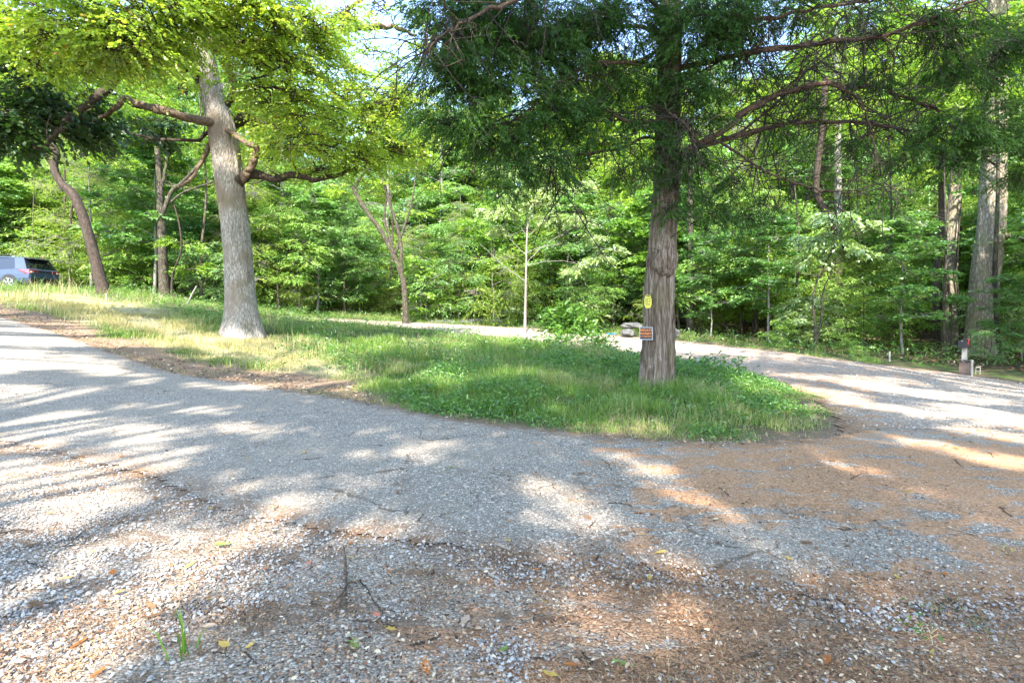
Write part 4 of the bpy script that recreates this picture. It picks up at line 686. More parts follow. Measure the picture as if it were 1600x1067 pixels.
for (n, yr, xr, s, hm) in [(60000, (5.6, 10.6), (-2, 7), .042, .36), (26000, (10.6, 17), (-7, 10), .06, .45), (30000, (16, 40), (-30, 20), .09, .55)]:
    x = rng.uniform(*xr, n); y = rng.uniform(*yr, n); road, lit, st, wo = zone_masks(x, y); cl = n2(x, y, .8, 50); ced_ = np.exp(-((x-3.6)/1.3)**2-((y-10.3)/1.2)**2); ed = edge(800+x/y*FPX); nearwood = np.clip(1-np.abs(y-ed)/2.0, 0, 1)
    p = 1.6*np.clip(-road*3-.1, 0, 1)*(1-lit)*(1-st*.9)*np.clip(.16+cl*.45+.35*n2(x, y, 3.5, 51)+ced_*.9+nearwood, 0, 1); k = (rng.random(n) < p) & ((wo < .3) | (nearwood > .2)); x, y = x[k], y[k]; hh_ = 1.25*hm*rng.random(k.sum())**1.1*np.clip(-road[k]*.8, .15, 1)*(.5+.6*np.clip(cl[k]+ced_[k], 0, 1))*(1-.6*np.exp(-((x-2.6)/.9)**2-((y-8.8)/.7)**2))
    b_ = np.stack([x, y, terr(x, y)+hh_], -1); tp_ = rng.random(len(b_)) < .5; b2 = b_[tp_]; b_ = b_[~tp_]; leaves(gw, np.repeat(b2, 4, 0)+rng.normal(0, s*.7, (len(b2)*4, 3)), rdir(len(b2)*4, rng, .7), rdir(len(b2)*4, rng, 1.5)+np.array([0, 0, 1.]), s*rng.uniform(.7, 2.0, len(b2)*4), 'long'); leaves(gw, np.repeat(b_, 3, 0)+rng.normal(0, s*.5, (len(b_)*3, 3)), rdir(len(b_)*3, rng, .3), np.array([0, 0, 1.])+rng.normal(0, .45, (len(b_)*3, 3)), s*rng.uniform(.45, 1.5, len(b_)*3), 'oval')
tag(gw.build('weeds', [M['weed']]), 'broad-leaved weeds mixed into the grass and along the wood edge', 'weeds', kind='stuff')
# verge litter, crushed stone, needles
def rocks(g, x, y, z, s, rg, flat=.6):
    ph = (1+5**.5)/2; I = np.array([(-1, ph, 0), (1, ph, 0), (-1, -ph, 0), (1, -ph, 0), (0, -1, ph), (0, 1, ph), (0, -1, -ph), (0, 1, -ph), (ph, 0, -1), (ph, 0, 1), (-ph, 0, -1), (-ph, 0, 1)], float); I /= np.linalg.norm(I[0])
    Fi = np.array([(0, 11, 5), (0, 5, 1), (0, 1, 7), (0, 7, 10), (0, 10, 11), (1, 5, 9), (5, 11, 4), (11, 10, 2), (10, 7, 6), (7, 1, 8), (3, 9, 4), (3, 4, 2), (3, 2, 6), (3, 6, 8), (3, 8, 9), (4, 9, 5), (2, 4, 11), (6, 2, 10), (8, 6, 7), (9, 8, 1)])
    n = len(x); a = rg.uniform(0, 6.28, n); ca, sa = np.cos(a), np.sin(a); ax = rg.uniform(.6, 1.25, (n, 3)); ax[:, 2] *= flat; V = I[None]*ax[:, None]*s[:, None, None]/2*(1+rg.normal(0, .16, (n, 12, 1)))
    V = np.stack([V[..., 0]*ca[:, None]-V[..., 1]*sa[:, None], V[..., 0]*sa[:, None]+V[..., 1]*ca[:, None], V[..., 2]+V[..., 0]*rg.normal(0, .25, (n, 1))], -1)+np.stack([x, y, z], -1)[:, None]
    g.add(V.reshape(-1, 3), (np.arange(n)[:, None, None]*12+Fi[None]).reshape(-1, 3), 0, np.repeat(rg.random(n), 20))
m, t, out = mat('limestone_chips'); T = NT(t); c = T.cr(T.attr('rnd'), [(.0, (.15, .14, .13)), (.3, (.28, .265, .25)), (.6, (.38, .365, .345)), (.85, (.54, .52, .49)), (.97, (.33, .25, .18))])
c = T.mix(T.math('MULTIPLY', T.ramp(T.noise(T.n('ShaderNodeNewGeometry').outputs['Position'], 180, 3), .4, .7), .35), c, (.17, .14, .12)); fin(T, out, c, .9, spec=.2); M['chips'] = m
gs = Geo(); rgs = np.random.default_rng(61)
def scatter_px(n, y0, y1, x0=-80, x1=1680, pw=1.): py = rgs.uniform(y0, y1, n); px = rgs.uniform(x0, x1, n); d = CAMH*FPX/(py-HOR); return (px-800)/FPX*d, d
X, Y = scatter_px(150000, 690, 1110); dl = sdf(LOT, X, Y)-np.maximum(sdf(ASPH, X, Y), -1)*.0; din = sdf(ASPH, X, Y)
ur, vr_ = X*.88+Y*.47, -X*.47+Y*.88; pr = (din < .10)*np.clip(.62+n2(ur*.45, vr_, 1.7, 14)*1.5+n2(ur*.6, vr_, 5, 15)*.8-needle(X, Y)*.38, .04, 1); pr = np.where(din > -.25, np.maximum(pr, .45)*(din < .12), pr); k = rgs.random(len(X)) < pr; X, Y = X[k], Y[k]
s = .004+.020*rgs.random(len(X))**2.6; big = (n2(X, Y, .9, 71) > .25) & (rgs.random(len(X)) < .3); s[big] *= 1.45
rocks(gs, X, Y, terr(X, Y)+.012+s*.12, s, rgs)
X, Y = scatter_px(26000, 640, 960); da = sdf(ASPH, X, Y); k = (da > 0) & (rgs.random(len(X)) < .15+np.exp(-(da/.35)**2)); X, Y = X[k], Y[k]; s = .004+.012*rgs.random(len(X))**3; rocks(gs, X, Y, terr(X, Y)+.027+s*.15, s, rgs)
X = rgs.uniform(3, 16, 14000); Y = rgs.uniform(6, 22, 14000); k = sdf(ROAD, X, Y) > .05; X, Y = X[k], Y[k]; s = .012+.03*rgs.random(len(X))**3; rocks(gs, X, Y, terr(X, Y)+.018+s*.15, s, rgs)
tag(gs.build('crushed_stone', [M['chips']]), 'loose pale crushed stone strewn over the gravel lot and road', 'gravel', kind='stuff')
m, t, out = mat('brown_needle_litter'); T = NT(t); fin(T, out, T.cr(T.attr('rnd'), [(.1, (.10, .06, .035)), (.4, (.26, .15, .08)), (.7, (.34, .185, .09)), (.95, (.42, .30, .18))]), .9, spec=.15); M['needles'] = m
gn = Geo(); X, Y = scatter_px(170000, 650, 1110); nd = needle(X, Y); k = rgs.random(len(X)) < np.clip((nd+n2(X, Y, 2.2, 81)*1.0+n2(X, Y, 7, 82)*.5-.45)*.55+.03, .02, .42); X, Y = X[k], Y[k]; k = sdf(LOT, X, Y)+10 > 0
onA = sdf(ASPH, X, Y) > 0; zz = terr(X, Y)+np.where(onA, .029, .022); L_ = rgs.uniform(.010, .034, len(X)); a = rgs.uniform(0, 6.28, len(X)); w2 = rgs.uniform(.0012, .0028, len(X))
dx = np.stack([np.cos(a), np.sin(a), rgs.normal(0, .15, len(X))], -1)*L_[:, None]; sx = np.stack([-np.sin(a), np.cos(a), 0*a], -1)*w2[:, None]; o = np.stack([X, Y, zz], -1)
gn.add(np.stack([o-sx, o+sx, o+dx+sx*.6, o+dx-sx*.6], 1).reshape(-1, 4*3).reshape(-1, 3), np.arange(len(X))[:, None]*4+np.arange(4), 0, rgs.random(len(X)))
tag(gn.build('needle_litter', [M['needles']]), 'orange-brown cedar needles and bark shreds lying on the road and gravel', 'needle litter', kind='stuff')
gl = Geo()   # crumbled leaf litter: verge band on the left, woods floor, crumbs on the road
m, t, out = mat('leaf_crumbs'); T = NT(t); fin(T, out, T.cr(T.attr('rnd'), [(.1, (.05, .03, .02)), (.35, (.14, .075, .045)), (.6, (.27, .14, .075)), (.8, (.40, .27, .17)), (.95, (.50, .42, .30))]), .85, spec=.2); M['crumbs'] = m
def litterleaves(x, y, s, dz=.01, tilt=.3): n = len(x); leaves(gl, np.stack([x, y, terr(x, y)+dz+rgs.uniform(0, .02, n)], -1), rdir(n, rgs, .15), np.array([0, 0, 1.])+rgs.normal(0, tilt, (n, 3)), s, 'oval', rg=rgs)
X = rgs.uniform(-22, 0, 90000); Y = rgs.uniform(6, 20, 90000); sl = sdf(LITTER, X, Y)+.25*n2(X, Y, 1.5, 90); k = rgs.random(len(X)) < np.clip(sl*2+.3, .0, .42); litterleaves(X[k], Y[k], rgs.uniform(.03, .08, k.sum()), .02)
X = rgs.uniform(-8, 8, 40000); Y = rgs.uniform(5.5, 10.5, 40000); ra = sdf(ASPH, X, Y); k = (rgs.random(len(X)) < np.exp(-(ra/.22)**2)*.45*np.clip(.6+n2(X, Y, 1.4, 5)*1.2, 0, 1)); litterleaves(X[k], Y[k], rgs.uniform(.02, .055, k.sum()), .03)
X, Y = scatter_px(30000, 560, 1100); k = (np.maximum(sdf(ASPH, X, Y), sdf(LOT, X, Y)) > 0) & (rgs.random(len(X)) < np.clip(.30+n2(X, Y, 1.3, 66)*1.1+needle(X, Y)*.3, .04, 1)); litterleaves(X[k], Y[k], rgs.uniform(.006, .026, k.sum())*(1+.5*(rgs.random(k.sum()) < .08)), .03, .4)
X = rgs.uniform(-34, 26, 60000); Y = rgs.uniform(14, 46, 60000); k = (woodness(X, Y) > -.6) & (woodness(X, Y) < 9); litterleaves(X[k], Y[k], rgs.uniform(.07, .17, k.sum()), .03, .4)
tag(gl.build('leaf_litter', [M['crumbs']]), 'brown crumbled leaf litter along the verge and on the floor of the wood', 'leaf litter', kind='stuff')
# ---- single fallen leaves
def leafmat(nm, col): return leaf_mat(nm, [tuple(q*.7 for q in col), col, tuple(q*1.25 for q in col)], .15, gloss=.04)
LM = {'brown': leafmat('brown_dry_leaf', (.20, .115, .06)), 'orange': leafmat('orange_dry_leaf', (.42, .15, .04)), 'yellow': leafmat('yellow_dry_leaf', (.50, .34, .08)), 'green': leafmat('green_fallen_leaf', (.20, .28, .06)), 'tan': leafmat('tan_dry_leaf', (.42, .31, .22)), 'red': leafmat('salmon_dry_leaf', (.52, .17, .10))}
def leafmesh(tpl, mt, seed):
    g = Geo(); t = np.array(TPL[tpl]); t = t*[1, 1, 1]; rg_ = np.random.default_rng(seed); n = len(t)//2
    c = t.copy(); c[:, 2] = .10*(np.abs(c[:, 1])*1.6)**1.2+.16*(c[:, 0]-.5)**2*rg_.uniform(.3, 1.4)+rg_.normal(0, .015, len(c)); mid = np.stack([np.linspace(.02, .98, 7), 0*np.linspace(0, 1, 7), .16*(np.linspace(0, 1, 7)-.5)**2*.6], -1)
    V = np.vstack([c, [[.5, 0, .0]]]); F = [[i, (i+1) % len(c), len(c)] for i in range(len(c))]; g.add(V, F, 0, np.full(len(F), .5)); tube(g, [(-.22, .02, .02), (0, 0, 0), (.9, 0, .03)], [.012, .012, .006], 4, 0)
    o = g.build('leafproto', [mt]); COL.objects.unlink(o); return o.data
LP = {(tp, c): leafmesh(tp, LM[c], i*7+j) for i, tp in enumerate(('oak', 'oval', 'long')) for j, c in enumerate(LM)}
def put_leaf(px, py, tp, c, size, label, group=None, rz=None):
    p = G(px, py); o = bpy.data.objects.new('fallen_leaf', LP[(tp, c)]); COL.objects.link(o); on = sdf(ASPH, [p[0]], [p[1]])[0] > 0
    o.location = (p[0], p[1], p[2]+(.032 if on else .028)); o.rotation_euler = (rgs.normal(0, .12), rgs.normal(0, .12), rgs.uniform(0, 6.28) if rz is None else rz); o.scale = (size,)*3
    tag(o, label, 'leaf', group)
for a in [(363, 856, 'oak', 'green', .10, 'green lobed leaf lying on the left gravel'), (548, 1010, 'oak', 'green', .085, 'green and yellow oak leaf on dark soil at the bottom centre'), (780, 1032, 'oval', 'green', .06, 'small pale green leaf at the bottom right of centre'), (985, 1056, 'oak', 'green', .08, 'pale green lobed leaf at the very bottom edge'),
          (92, 917, 'long', 'yellow', .07, 'flat yellow leaf on the far left gravel'), (285, 902, 'long', 'yellow', .09, 'long yellow leaf on gravel above the grass tuft'), (333, 802, 'oval', 'yellow', .055, 'yellow leaf near the left asphalt edge'), (68, 960, 'oak', 'brown', .11, 'curled brown oak leaf at the lower left'), (583, 970, 'oval', 'red', .055, 'salmon red oval leaf beside the dark green twig'),
          (607, 903, 'oval', 'orange', .045, 'bright orange leaf right of the split stick'), (483, 887, 'oval', 'red', .05, 'pinkish brown leaf left of the split stick'), (523, 918, 'long', 'orange', .06, 'thin orange leaf touching the split stick'), (555, 881, 'long', 'yellow', .06, 'narrow yellow leaf above right of the split stick'), (247, 789, 'oak', 'brown', .08, 'brown oak leaf on gravel near the left asphalt edge'), (264, 797, 'oak', 'tan', .08, 'tan oak leaf beside a brown oak leaf'),
          (230, 742, 'oval', 'orange', .055, 'orange leaf right on the asphalt edge'), (572, 776, 'long', 'tan', .09, 'long tan leaf alone on the asphalt'), (622, 779, 'oak', 'brown', .06, 'small curled brown leaf near the long tan leaf'), (913, 812, 'oak', 'brown', .09, 'brown oak leaf in the sunny streak on the asphalt'), (473, 712, 'oval', 'yellow', .06, 'yellow speck of a leaf in the middle of the asphalt'), (703, 734, 'oak', 'green', .07, 'dull green leaf in the middle of the asphalt'),
          (1271, 858, 'oak', 'brown', .09, 'dry brown oak leaf on the right asphalt'), (1225, 880, 'oval', 'yellow', .055, 'ochre leaf beside the right gravel edge'), (1272, 923, 'oval', 'orange', .05, 'small orange leaf on gravel at the right'), (1478, 913, 'oval', 'orange', .05, 'orange leaf on the far right asphalt'), (1455, 1040, 'long', 'yellow', .08, 'yellow leaf below the weed stalk at the lower right'), (170, 1058, 'oak', 'orange', .07, 'orange lobed leaf at the lower left edge'), (1190, 692, 'oval', 'brown', .06, 'tiny leaf near the grass sprig on the road'), (240, 1015, 'long', 'brown', .07, 'brown leaf left of the grass tuft')]: put_leaf(*a)
kinds = [('oak', 'brown'), ('oval', 'brown'), ('oval', 'tan'), ('oval', 'orange'), ('long', 'tan'), ('oak', 'tan'), ('oval', 'yellow'), ('long', 'brown')]
cnt = 0
while cnt < 150:
    px = rgs.uniform(0, 1600); py = rgs.uniform(585, 1060)**1.0; d = CAMH*FPX/(py-HOR); x = (px-800)/FPX*d
    onA = sdf(ASPH, [x], [d])[0] > .05; onL = sdf(LOT, [x], [d])[0] > .05
    if not (onA or onL): continue
    tp, c = kinds[rgs.integers(len(kinds))]; where = 'the asphalt' if onA else 'the gravel'; cnt += 1
    put_leaf(px, py, tp, c, rgs.uniform(.035, .085), f'small dry {c} fallen leaf scattered on {where}', f'{c} fallen leaves on {where}')
# ---- sticks
def stick(pts, r0, r1, mt, label, subs=(), dz=.03, name='stick'):
    w_ = np.array([G(*p[:2]) for p in pts]); w_[:, 2] += dz+np.array([p[2] if len(p) > 2 else 0 for p in pts]); g = Geo(); pth = spline(w_, 20)+rgs.normal(0, .0025, (20, 3)); tube(g, pth, np.linspace(r0, r1, 20), 7, 0)
    for s in subs:
        q = np.array([G(*p[:2]) for p in s]); q[:, 2] += dz; tube(g, spline(q, 10), np.linspace(r1*1.3, r1*.5, 10), 5, 0)
    tag(g.build(name, M[mt]), label, 'stick')
stick([(536, 872, .02), (540, 895), (541, 920), (537, 945)], .009, .007, 'bark_dead', 'split brown stick with a frayed end on the gravel', [[(538, 940), (528, 958)], [(538, 940), (540, 960)], [(537, 938), (520, 955)], [(541, 920), (560, 915)]])
stick([(562, 918), (575, 935), (592, 960), (616, 972)], .005, .003, 'bark_dark', 'dark curved twig right of the split stick'); stick([(550, 980), (580, 985), (615, 993)], .004, .003, 'bark_dark', 'thin straight twig below the dark curved twig')
stick([(835, 980, .01), (870, 978), (908, 988)], .009, .005, 'bark_dead', 'brown bent stick at the bottom centre'); stick([(742, 889), (752, 898), (762, 903)], .008, .006, 'bark_pale', 'short bleached stick on the brown gravel'); stick([(762, 905), (772, 910), (782, 915)], .009, .006, 'bark_pale', 'second bleached stick just right of the short one')
stick([(1205, 908), (1240, 920), (1275, 928)], .004, .003, 'bark_pale', 'thin pale stick along the right gravel edge'); stick([(640, 1024), (665, 1015), (690, 1005)], .006, .003, 'bark_dark', 'dark twig at the bottom centre left'); stick([(0, 842), (25, 838), (50, 836)], .006, .004, 'bark_dark', 'dark twig at the left edge of the gravel')
stick([(100, 865), (118, 850), (133, 835)], .004, .002, 'bark_dark', 'fine dark twig on the grey gravel at the left', [[(118, 850), (105, 845)]]); stick([(1350, 908), (1385, 915), (1420, 905)], .005, .003, 'bark_dead', 'twig lying across the right asphalt'); stick([(1160, 1042), (1200, 1038), (1250, 1045)], .006, .004, 'bark_dead', 'stick among needles at the lower right')
stick([(1068, 537), (1085, 535), (1098, 529, .1), (1112, 527, .2)], .03, .012, 'bark_pale', 'pale fallen branch on the verge right of the signed cedar', [[(1085, 535), (1100, 540)]], name='fallen_branch'); stick([(596, 445, .0), (600, 430)], .01, .01, 'bark_pale', 'x') if False else None
stick([(480, 560), (520, 560), (560, 566)], .012, .007, 'bark_pale', 'pale stick lying in the straw grass'); stick([(185, 612), (205, 614), (240, 613)], .012, .006, 'bark_pale', 'bleached stick on the left asphalt')
for i in range(26):
    px = rgs.uniform(20, 1580); py = rgs.uniform(700, 1050); a = rgs.uniform(-1, 1)*1.2; L = rgs.uniform(15, 45); stick([(px, py), (px+L*.5*math.cos(a), py+L*.5*math.sin(a)*.6+rgs.normal(0, 2)), (px+L*math.cos(a), py+L*math.sin(a)*.6)], .0035, .002, 'bark_dark', 'short thin twig scattered over the road and gravel'); SC.objects[-1] if False else None
    COL.objects[-1]['group'] = 'thin twigs on the road and gravel'; COL.objects[-1].name = 'twig'
# ---- weeds in the gravel and plants with a place of their own
def tuft(px, py, n, h, wd, label, name='grass_tuft', mt='grass', leafy=0, cat='plant', lean=.45, spread=.05, dry=0):
    p = G(px, py); g = Geo(); x = p[0]+rgs.normal(0, spread, n); y = p[1]+rgs.normal(0, spread, n); hh_ = h*rgs.uniform(.5, 1.1, n); k = int(n*dry)
    st_ = rgs.random(n); blades(g, x[k:], y[k:], hh_[k:], wd, lean, 0, 2, r=st_[k:])
    if k: blades(g, x[:k], y[:k], hh_[:k], wd, lean, 1, 2)
    if leafy: 
        q = np.stack([np.repeat(x, leafy), np.repeat(y, leafy), 0*np.repeat(x, leafy)+p[2]+np.repeat(hh_, leafy)*rgs.random(n*leafy)], -1)+rgs.normal(0, h*.12, (n*leafy, 3)); q[:, 2] = np.maximum(q[:, 2], p[2]+.02); leaves(g, q, rdir(len(q), rgs, .4), np.array([0, 0, 1.])+rgs.normal(0, .4, q.shape), h*.22*rgs.uniform(.6, 1.2, len(q)), 'oval', rg=rgs, mi=2)
    e = g.build(name, [M[mt], M['straw'], M['weed']]); tag(e, label, cat)
tuft(286, 1030, 9, .26, .009, 'green grass tuft growing out of the left gravel', lean=.5, spread=.02); tuft(1150, 688, 5, .07, .008, 'tiny green sprig growing through the road edge', 'sprig', leafy=3, spread=.015); tuft(1435, 1000, 10, .15, .004, 'thin weed stalks in the needles at the lower right', 'weed_plant', 'straw', leafy=2, spread=.05, dry=.5, lean=1.1)
tuft(1512, 975, 12, .07, .003, 'leafy green weed clump on the right needle mat', 'weed_plant', leafy=4, spread=.07); tuft(1535, 995, 9, .05, .003, 'smaller weed right below the leafy clump', 'weed_plant', leafy=3, spread=.05); tuft(1585, 868, 40, .07, .008, 'dry brown root tuft at the right edge of the asphalt', 'dead_tuft', 'straw', spread=.06, dry=.9)
tuft(516, 880, 12, .02, .004, 'x', spread=.03) if False else None
for i, (px, py, n, h) in enumerate([(415, 520, 60, .9), (440, 512, 60, .8), (470, 545, 50, .6), (500, 560, 40, .5), (660, 548, 90, .55), (745, 575, 90, .45), (760, 578, 60, .45), (55, 470, 120, .9), (30, 474, 90, .7), (100, 468, 80, 1.0), (540, 585, 60, .35), (300, 540, 60, .45)]):
    tuft(px, py, n, h, .012, ['wiry bleached dead weeds right of the big oak base', 'second patch of bleached dead weeds right of the big oak', 'dry grass clump on the near slope below the dead weeds', 'low dry clump at the edge of the green island', 'pale dry grass stand in the middle of the island', 'seeding grass clump in the island, left one of a pair', 'seeding grass clump in the island, right one of a pair', 'tall straw grass in front of the parked car', 'straw grass at the left edge below the car', 'tall dry stalks at the tail of the parked car', 'dry clump where the straw meets the asphalt', 'straw clump left of the big oak base'][i], 'dry_grass_clump', 'grass', spread=.35, dry=.8, lean=.35, leafy=0)
for i, (px, py, h, lab) in enumerate([(1120, 590, .55, 'tall leafy weed clump right behind the signed cedar'), (1075, 600, .5, 'weed clump touching the right side of the signed cedar'), (960, 585, .5, 'weed clump left of the signed cedar'), (880, 545, .8, 'tall broad-leaved weeds at the far rim of the island'), (930, 550, .8, 'broad-leaved weeds at the far rim nearest the cedar'), (1030, 618, .12, 'leafy ground vine at the foot of the signed cedar'), (830, 550, .6, 'weed clump at the far rim below the white-stemmed tree'), (1100, 640, .3, 'low weeds right of the cedar foot')]):
    tuft(px, py, 60, h, .008, lab, 'weed_clump', 'weed', leafy=9, spread=.38, lean=.3)
for i, (px, py, h) in enumerate([(860, 519, 1.4), (880, 521, 1.6), (900, 522, 1.5), (915, 524, 1.2)]): tuft(px, py, 30, h, .03, ['leftmost', 'second', 'third', 'rightmost'][i]+' tall green weed in the row beyond the road right of the white-stemmed tree', 'tall_weed', 'weed', leafy=9, spread=.25, lean=.12)
# ================================================================== signs on the cedar
for k_, c_ in dict(yellow=(.50, .46, .04), black=(.012, .012, .014), orange=(.50, .15, .025), wood_white=(.30, .28, .25), brick=(.09, .075, .06), flag=(.55, .05, .04), grey_metal=(.30, .32, .34), tarp=(.03, .22, .55)).items(): M[k_] = plain(k_+'_surface', c_, .45)
M['stone'] = bark_mat('pale_weathered_rock', [(.03, .03, .028), (.08, .08, .078), (.14, .14, .135), (.30, .30, .29)], (9, 9, 9), .6)
def slab(g, outl, c, th, rz, mi=0):
    V = np.array([(x, 0, z) for x, z in outl]+[(x, -th, z) for x, z in outl], float); n = len(outl); cs, sn = math.cos(rz), math.sin(rz); V = V@np.array([[cs, sn, 0], [-sn, cs, 0], [0, 0, 1]])+c
    g.add(V, [list(range(n))], mi); g.add(V, [list(range(2*n-1, n-1, -1))], mi); g.add(V, [[i, i+n, (i+1) % n+n, (i+1) % n] for i in range(n)], mi)
def text(name, s, size, loc, rz, mt, parent, bold=1):
    cu = bpy.data.curves.new(name, 'FONT'); cu.body = s; cu.size = size; cu.align_x = 'CENTER'; cu.align_y = 'CENTER'; cu.extrude = .001; cu.offset = .0012*bold
    o = bpy.data.objects.new(name+'_c', cu); COL.objects.link(o); bpy.context.view_layer.update(); me = bpy.data.meshes.new_from_object(o.evaluated_get(bpy.context.evaluated_depsgraph_get())); bpy.data.objects.remove(o)
    me.materials.clear(); me.materials.append(M[mt]); q = bpy.data.objects.new(name, me); COL.objects.link(q); q.rotation_euler = (R(90), 0, rz); q.location = loc; q.parent = parent; return q
ps = P(1009.5, 521, D0*0+ced.location[1]-.30); e = empty('notice_sign', ps, 'square orange and black notice nailed low on the left side of the cedar trunk', 'sign', rz=R(-14))
g = Geo(); slab(g, [(-.112, -.112), (.112, -.112), (.112, .112), (-.112, .112)], np.array([0, 0, 0]), .008, 0); g.build('panel', M['black'], e, 'p')
g = Geo(); slab(g, [(-.116, .100), (.116, .100), (.116, .114), (-.116, .114)], np.array([0, -.008, 0]), .006, 0); slab(g, [(-.116, -.114), (.116, -.114), (.116, -.100), (-.116, -.100)], np.array([0, -.008, 0]), .006, 0); slab(g, [(-.116, -.1), (-.104, -.1), (-.104, .1), (-.116, .1)], np.array([0, -.008, 0]), .006, 0); slab(g, [(.104, -.1), (.116, -.1), (.116, .1), (.104, .1)], np.array([0, -.008, 0]), .006, 0); g.build('frame', M['grey_metal'], e, 'p')
text('lettering', 'PRIVATE', .058, (0, -.011, .055), 0, 'orange', e, 2.2); text('lettering', 'PROPERTY', .05, (0, -.011, -.005), 0, 'orange', e, 2.2); text('lettering', 'NO TRESPASSING', .025, (0, -.011, -.055), 0, 'orange', e, 1.2)
ps = P(1012.5, 471, ced.location[1]-.27); e = empty('warning_sign', ps, 'small yellow eight-sided warning plate with a hanging loop, above the orange notice', 'sign', rz=R(-14))
g = Geo(); slab(g, [(-.035, -.12), (.035, -.12), (.064, -.06), (.064, .045), (.04, .085), (-.04, .085), (-.064, .045), (-.064, -.06)], np.array([0, 0, 0]), .006, 0); g.build('plate', M['yellow'], e, 'p')
g = Geo(); tube(g, spline([(-.046, -.003, .075), (-.036, -.003, .105), (0, -.003, .118), (.036, -.003, .105), (.046, -.003, .075)], 16), .006, 6); g.build('hanging_loop', M['yellow'], e, 'p')
g = Geo(); 
for (x0, x1, z0, z1) in [(-.045, .045, .044, .060), (-.045, .0, .020, .033), (-.045, .003, -.004, .009), (-.04, -.002, -.028, -.015), (-.038, .040, -.062, -.044)]:
    x = x0
    while x < x1: wd_ = rgs.uniform(.008, .018); slab(g, [(x, z0), (min(x+wd_, x1), z0), (min(x+wd_, x1), z1), (x, z1)], np.array([0, -.006, 0]), .0015, 0); x += wd_+.005
g.build('printed_lines', M['black'], e, 'p'); g = Geo(); slab(g, [(.010, -.012), (.020, -.016), (.030, -.004), (.046, .012), (.050, .028), (.036, .022), (.026, .010), (.014, .002)], np.array([0, -.006, 0]), .0015, 0); g.build('dark_emblem', M['black'], e, 'p')
# ================================================================== mailbox
bm_ = G(1507, 585); e = empty('mailbox', bm_, 'black mailbox on a white post rising from a brick base beside the right road', 'mailbox', rz=R(-52))
g = Geo(); box(g, (0, 0, .42), (.10, .10, .84)); g.build('post', M['wood_white'], e, 'p')
g = Geo(); n = 14; pr = [(-.085, 0), (.085, 0)]+[(.085*math.cos(t_), .13+.085*math.sin(t_)) for t_ in np.linspace(0, math.pi, n)]; V = np.array([(x, y, z+.74) for y in (-.24, .22) for x, z in pr]); k = len(pr)
g.add(V, [[i, (i+1) % k, (i+1) % k+k, i+k] for i in range(k)]); g.add(V, [list(range(k, 2*k))]); g.build('box', M['black'], e, 'p')
g = Geo(); V2 = np.array([(x*1.06, y, (z-.06)*1.05+.06+.74) for y in (-.26, -.24) for x, z in pr]); g.add(V2, [[i, (i+1) % k, (i+1) % k+k, i+k] for i in range(k)]); g.add(V2, [list(range(k))[::-1]]); d_ = g.build('door', M['black'], e, 'p'); g = Geo(); box(g, (0, -.27, .93), (.03, .02, .02)); g.build('handle', M['grey_metal'], d_, 'p')
g = Geo(); box(g, (.094, -.06, .90), (.012, .03, .16)); box(g, (.094, -.03, .965), (.012, .09, .05)); g.build('flag', M['flag'], e, 'p')
m, t, out = mat('old_brick'); T = NT(t); br = T.n('ShaderNodeTexBrick'); T.l(T.mapv(T.n('ShaderNodeTexCoord').outputs['Object'], (1, 1, 1), (R(90), 0, 0)), br.inputs['Vector']); br.inputs['Scale'].default_value = 5; br.inputs['Color1'].default_value = (.09, .05, .04, 1); br.inputs['Color2'].default_value = (.15, .10, .08, 1); br.inputs['Mortar'].default_value = (.16, .14, .12, 1); fin(T, out, br.outputs['Color'], .9); M['brickwork'] = m
g = Geo(); box(g, (.03, .05, .17), (.26, .26, .34)); g.build('brick_base', M['brickwork'], e, 'p'); g = Geo(); rocks(g, np.array([-.06, .05, .13, .14, -.05, .08]), np.array([-.05, -.06, -.02, .1, .12, .14]), np.array([.37, .38, .37, .37, .37, .38]), np.array([.12, .13, .11, .12, .12, .11]), rgs); g.build('capping_stones', M['brick'], e, 'p')
bp_ = G(1505.5, 586); bp_[1] -= .25; e2 = empty('white_pipe', bp_, 'short white pipe standing in front of the mailbox base', 'pipe'); g = Geo(); tube(g, [(0, 0, -.05), (0, 0, .2), (.01, 0, .42)], .024, 10); g.build('tube', M['wood_white'], e2, 'p'); g = Geo(); tube(g, [(.01, 0, .42), (.01, 0, .44)], .028, 10); g.build('cap', M['wood_white'], e2, 'p')
bp_ = G(1527, 586); e2 = empty('wire_stand', bp_, 'small white wire stand leaning right of the mailbox base', 'stand'); g = Geo(); tube(g, [(-.05, 0, 0), (-.02, .02, .20)], .009, 6); tube(g, [(.07, 0, 0), (.1, .02, .21)], .009, 6); g.build('leg', M['wood_white'], e2, 'p'); g = Geo(); tube(g, [(-.02, .02, .20), (.1, .02, .21)], .009, 6); tube(g, [(-.04, .01, .10), (.085, .01, .105)], .007, 6); g.build('crossbar', M['wood_white'], e2, 'p')
# ================================================================== rocks, tarp, stakes
def boulder(c, s, label, seed, name='boulder', mt='stone', flat=1):
    g = Geo(); rg_ = np.random.default_rng(seed); nu, nv = 28, 18; u = np.linspace(0, 2*math.pi, nu, endpoint=False); v = np.linspace(.02, math.pi-.02, nv); X = np.sin(v)[:, None]*np.cos(u); Y = np.sin(v)[:, None]*np.sin(u); Z = np.cos(v)[:, None]+0*X
    p = np.sign(np.stack([X, Y, Z], -1))*np.abs(np.stack([X, Y, Z], -1))**.88; q = p*(1+.34*vnoise(p*1.8+seed)+.12*vnoise(p*5+seed))[..., None]*np.array(s)/2+np.array(c)
    a = np.arange(nv-1)[:, None]*nu; b = np.arange(nu)[None]; g.add(q.reshape(-1, 3), np.stack([a+b, a+nu+b, a+nu+(b+1) % nu, a+(b+1) % nu], -1).reshape(-1, 4), sm=False); tag(g.build(name, M[mt]), label, 'rock')
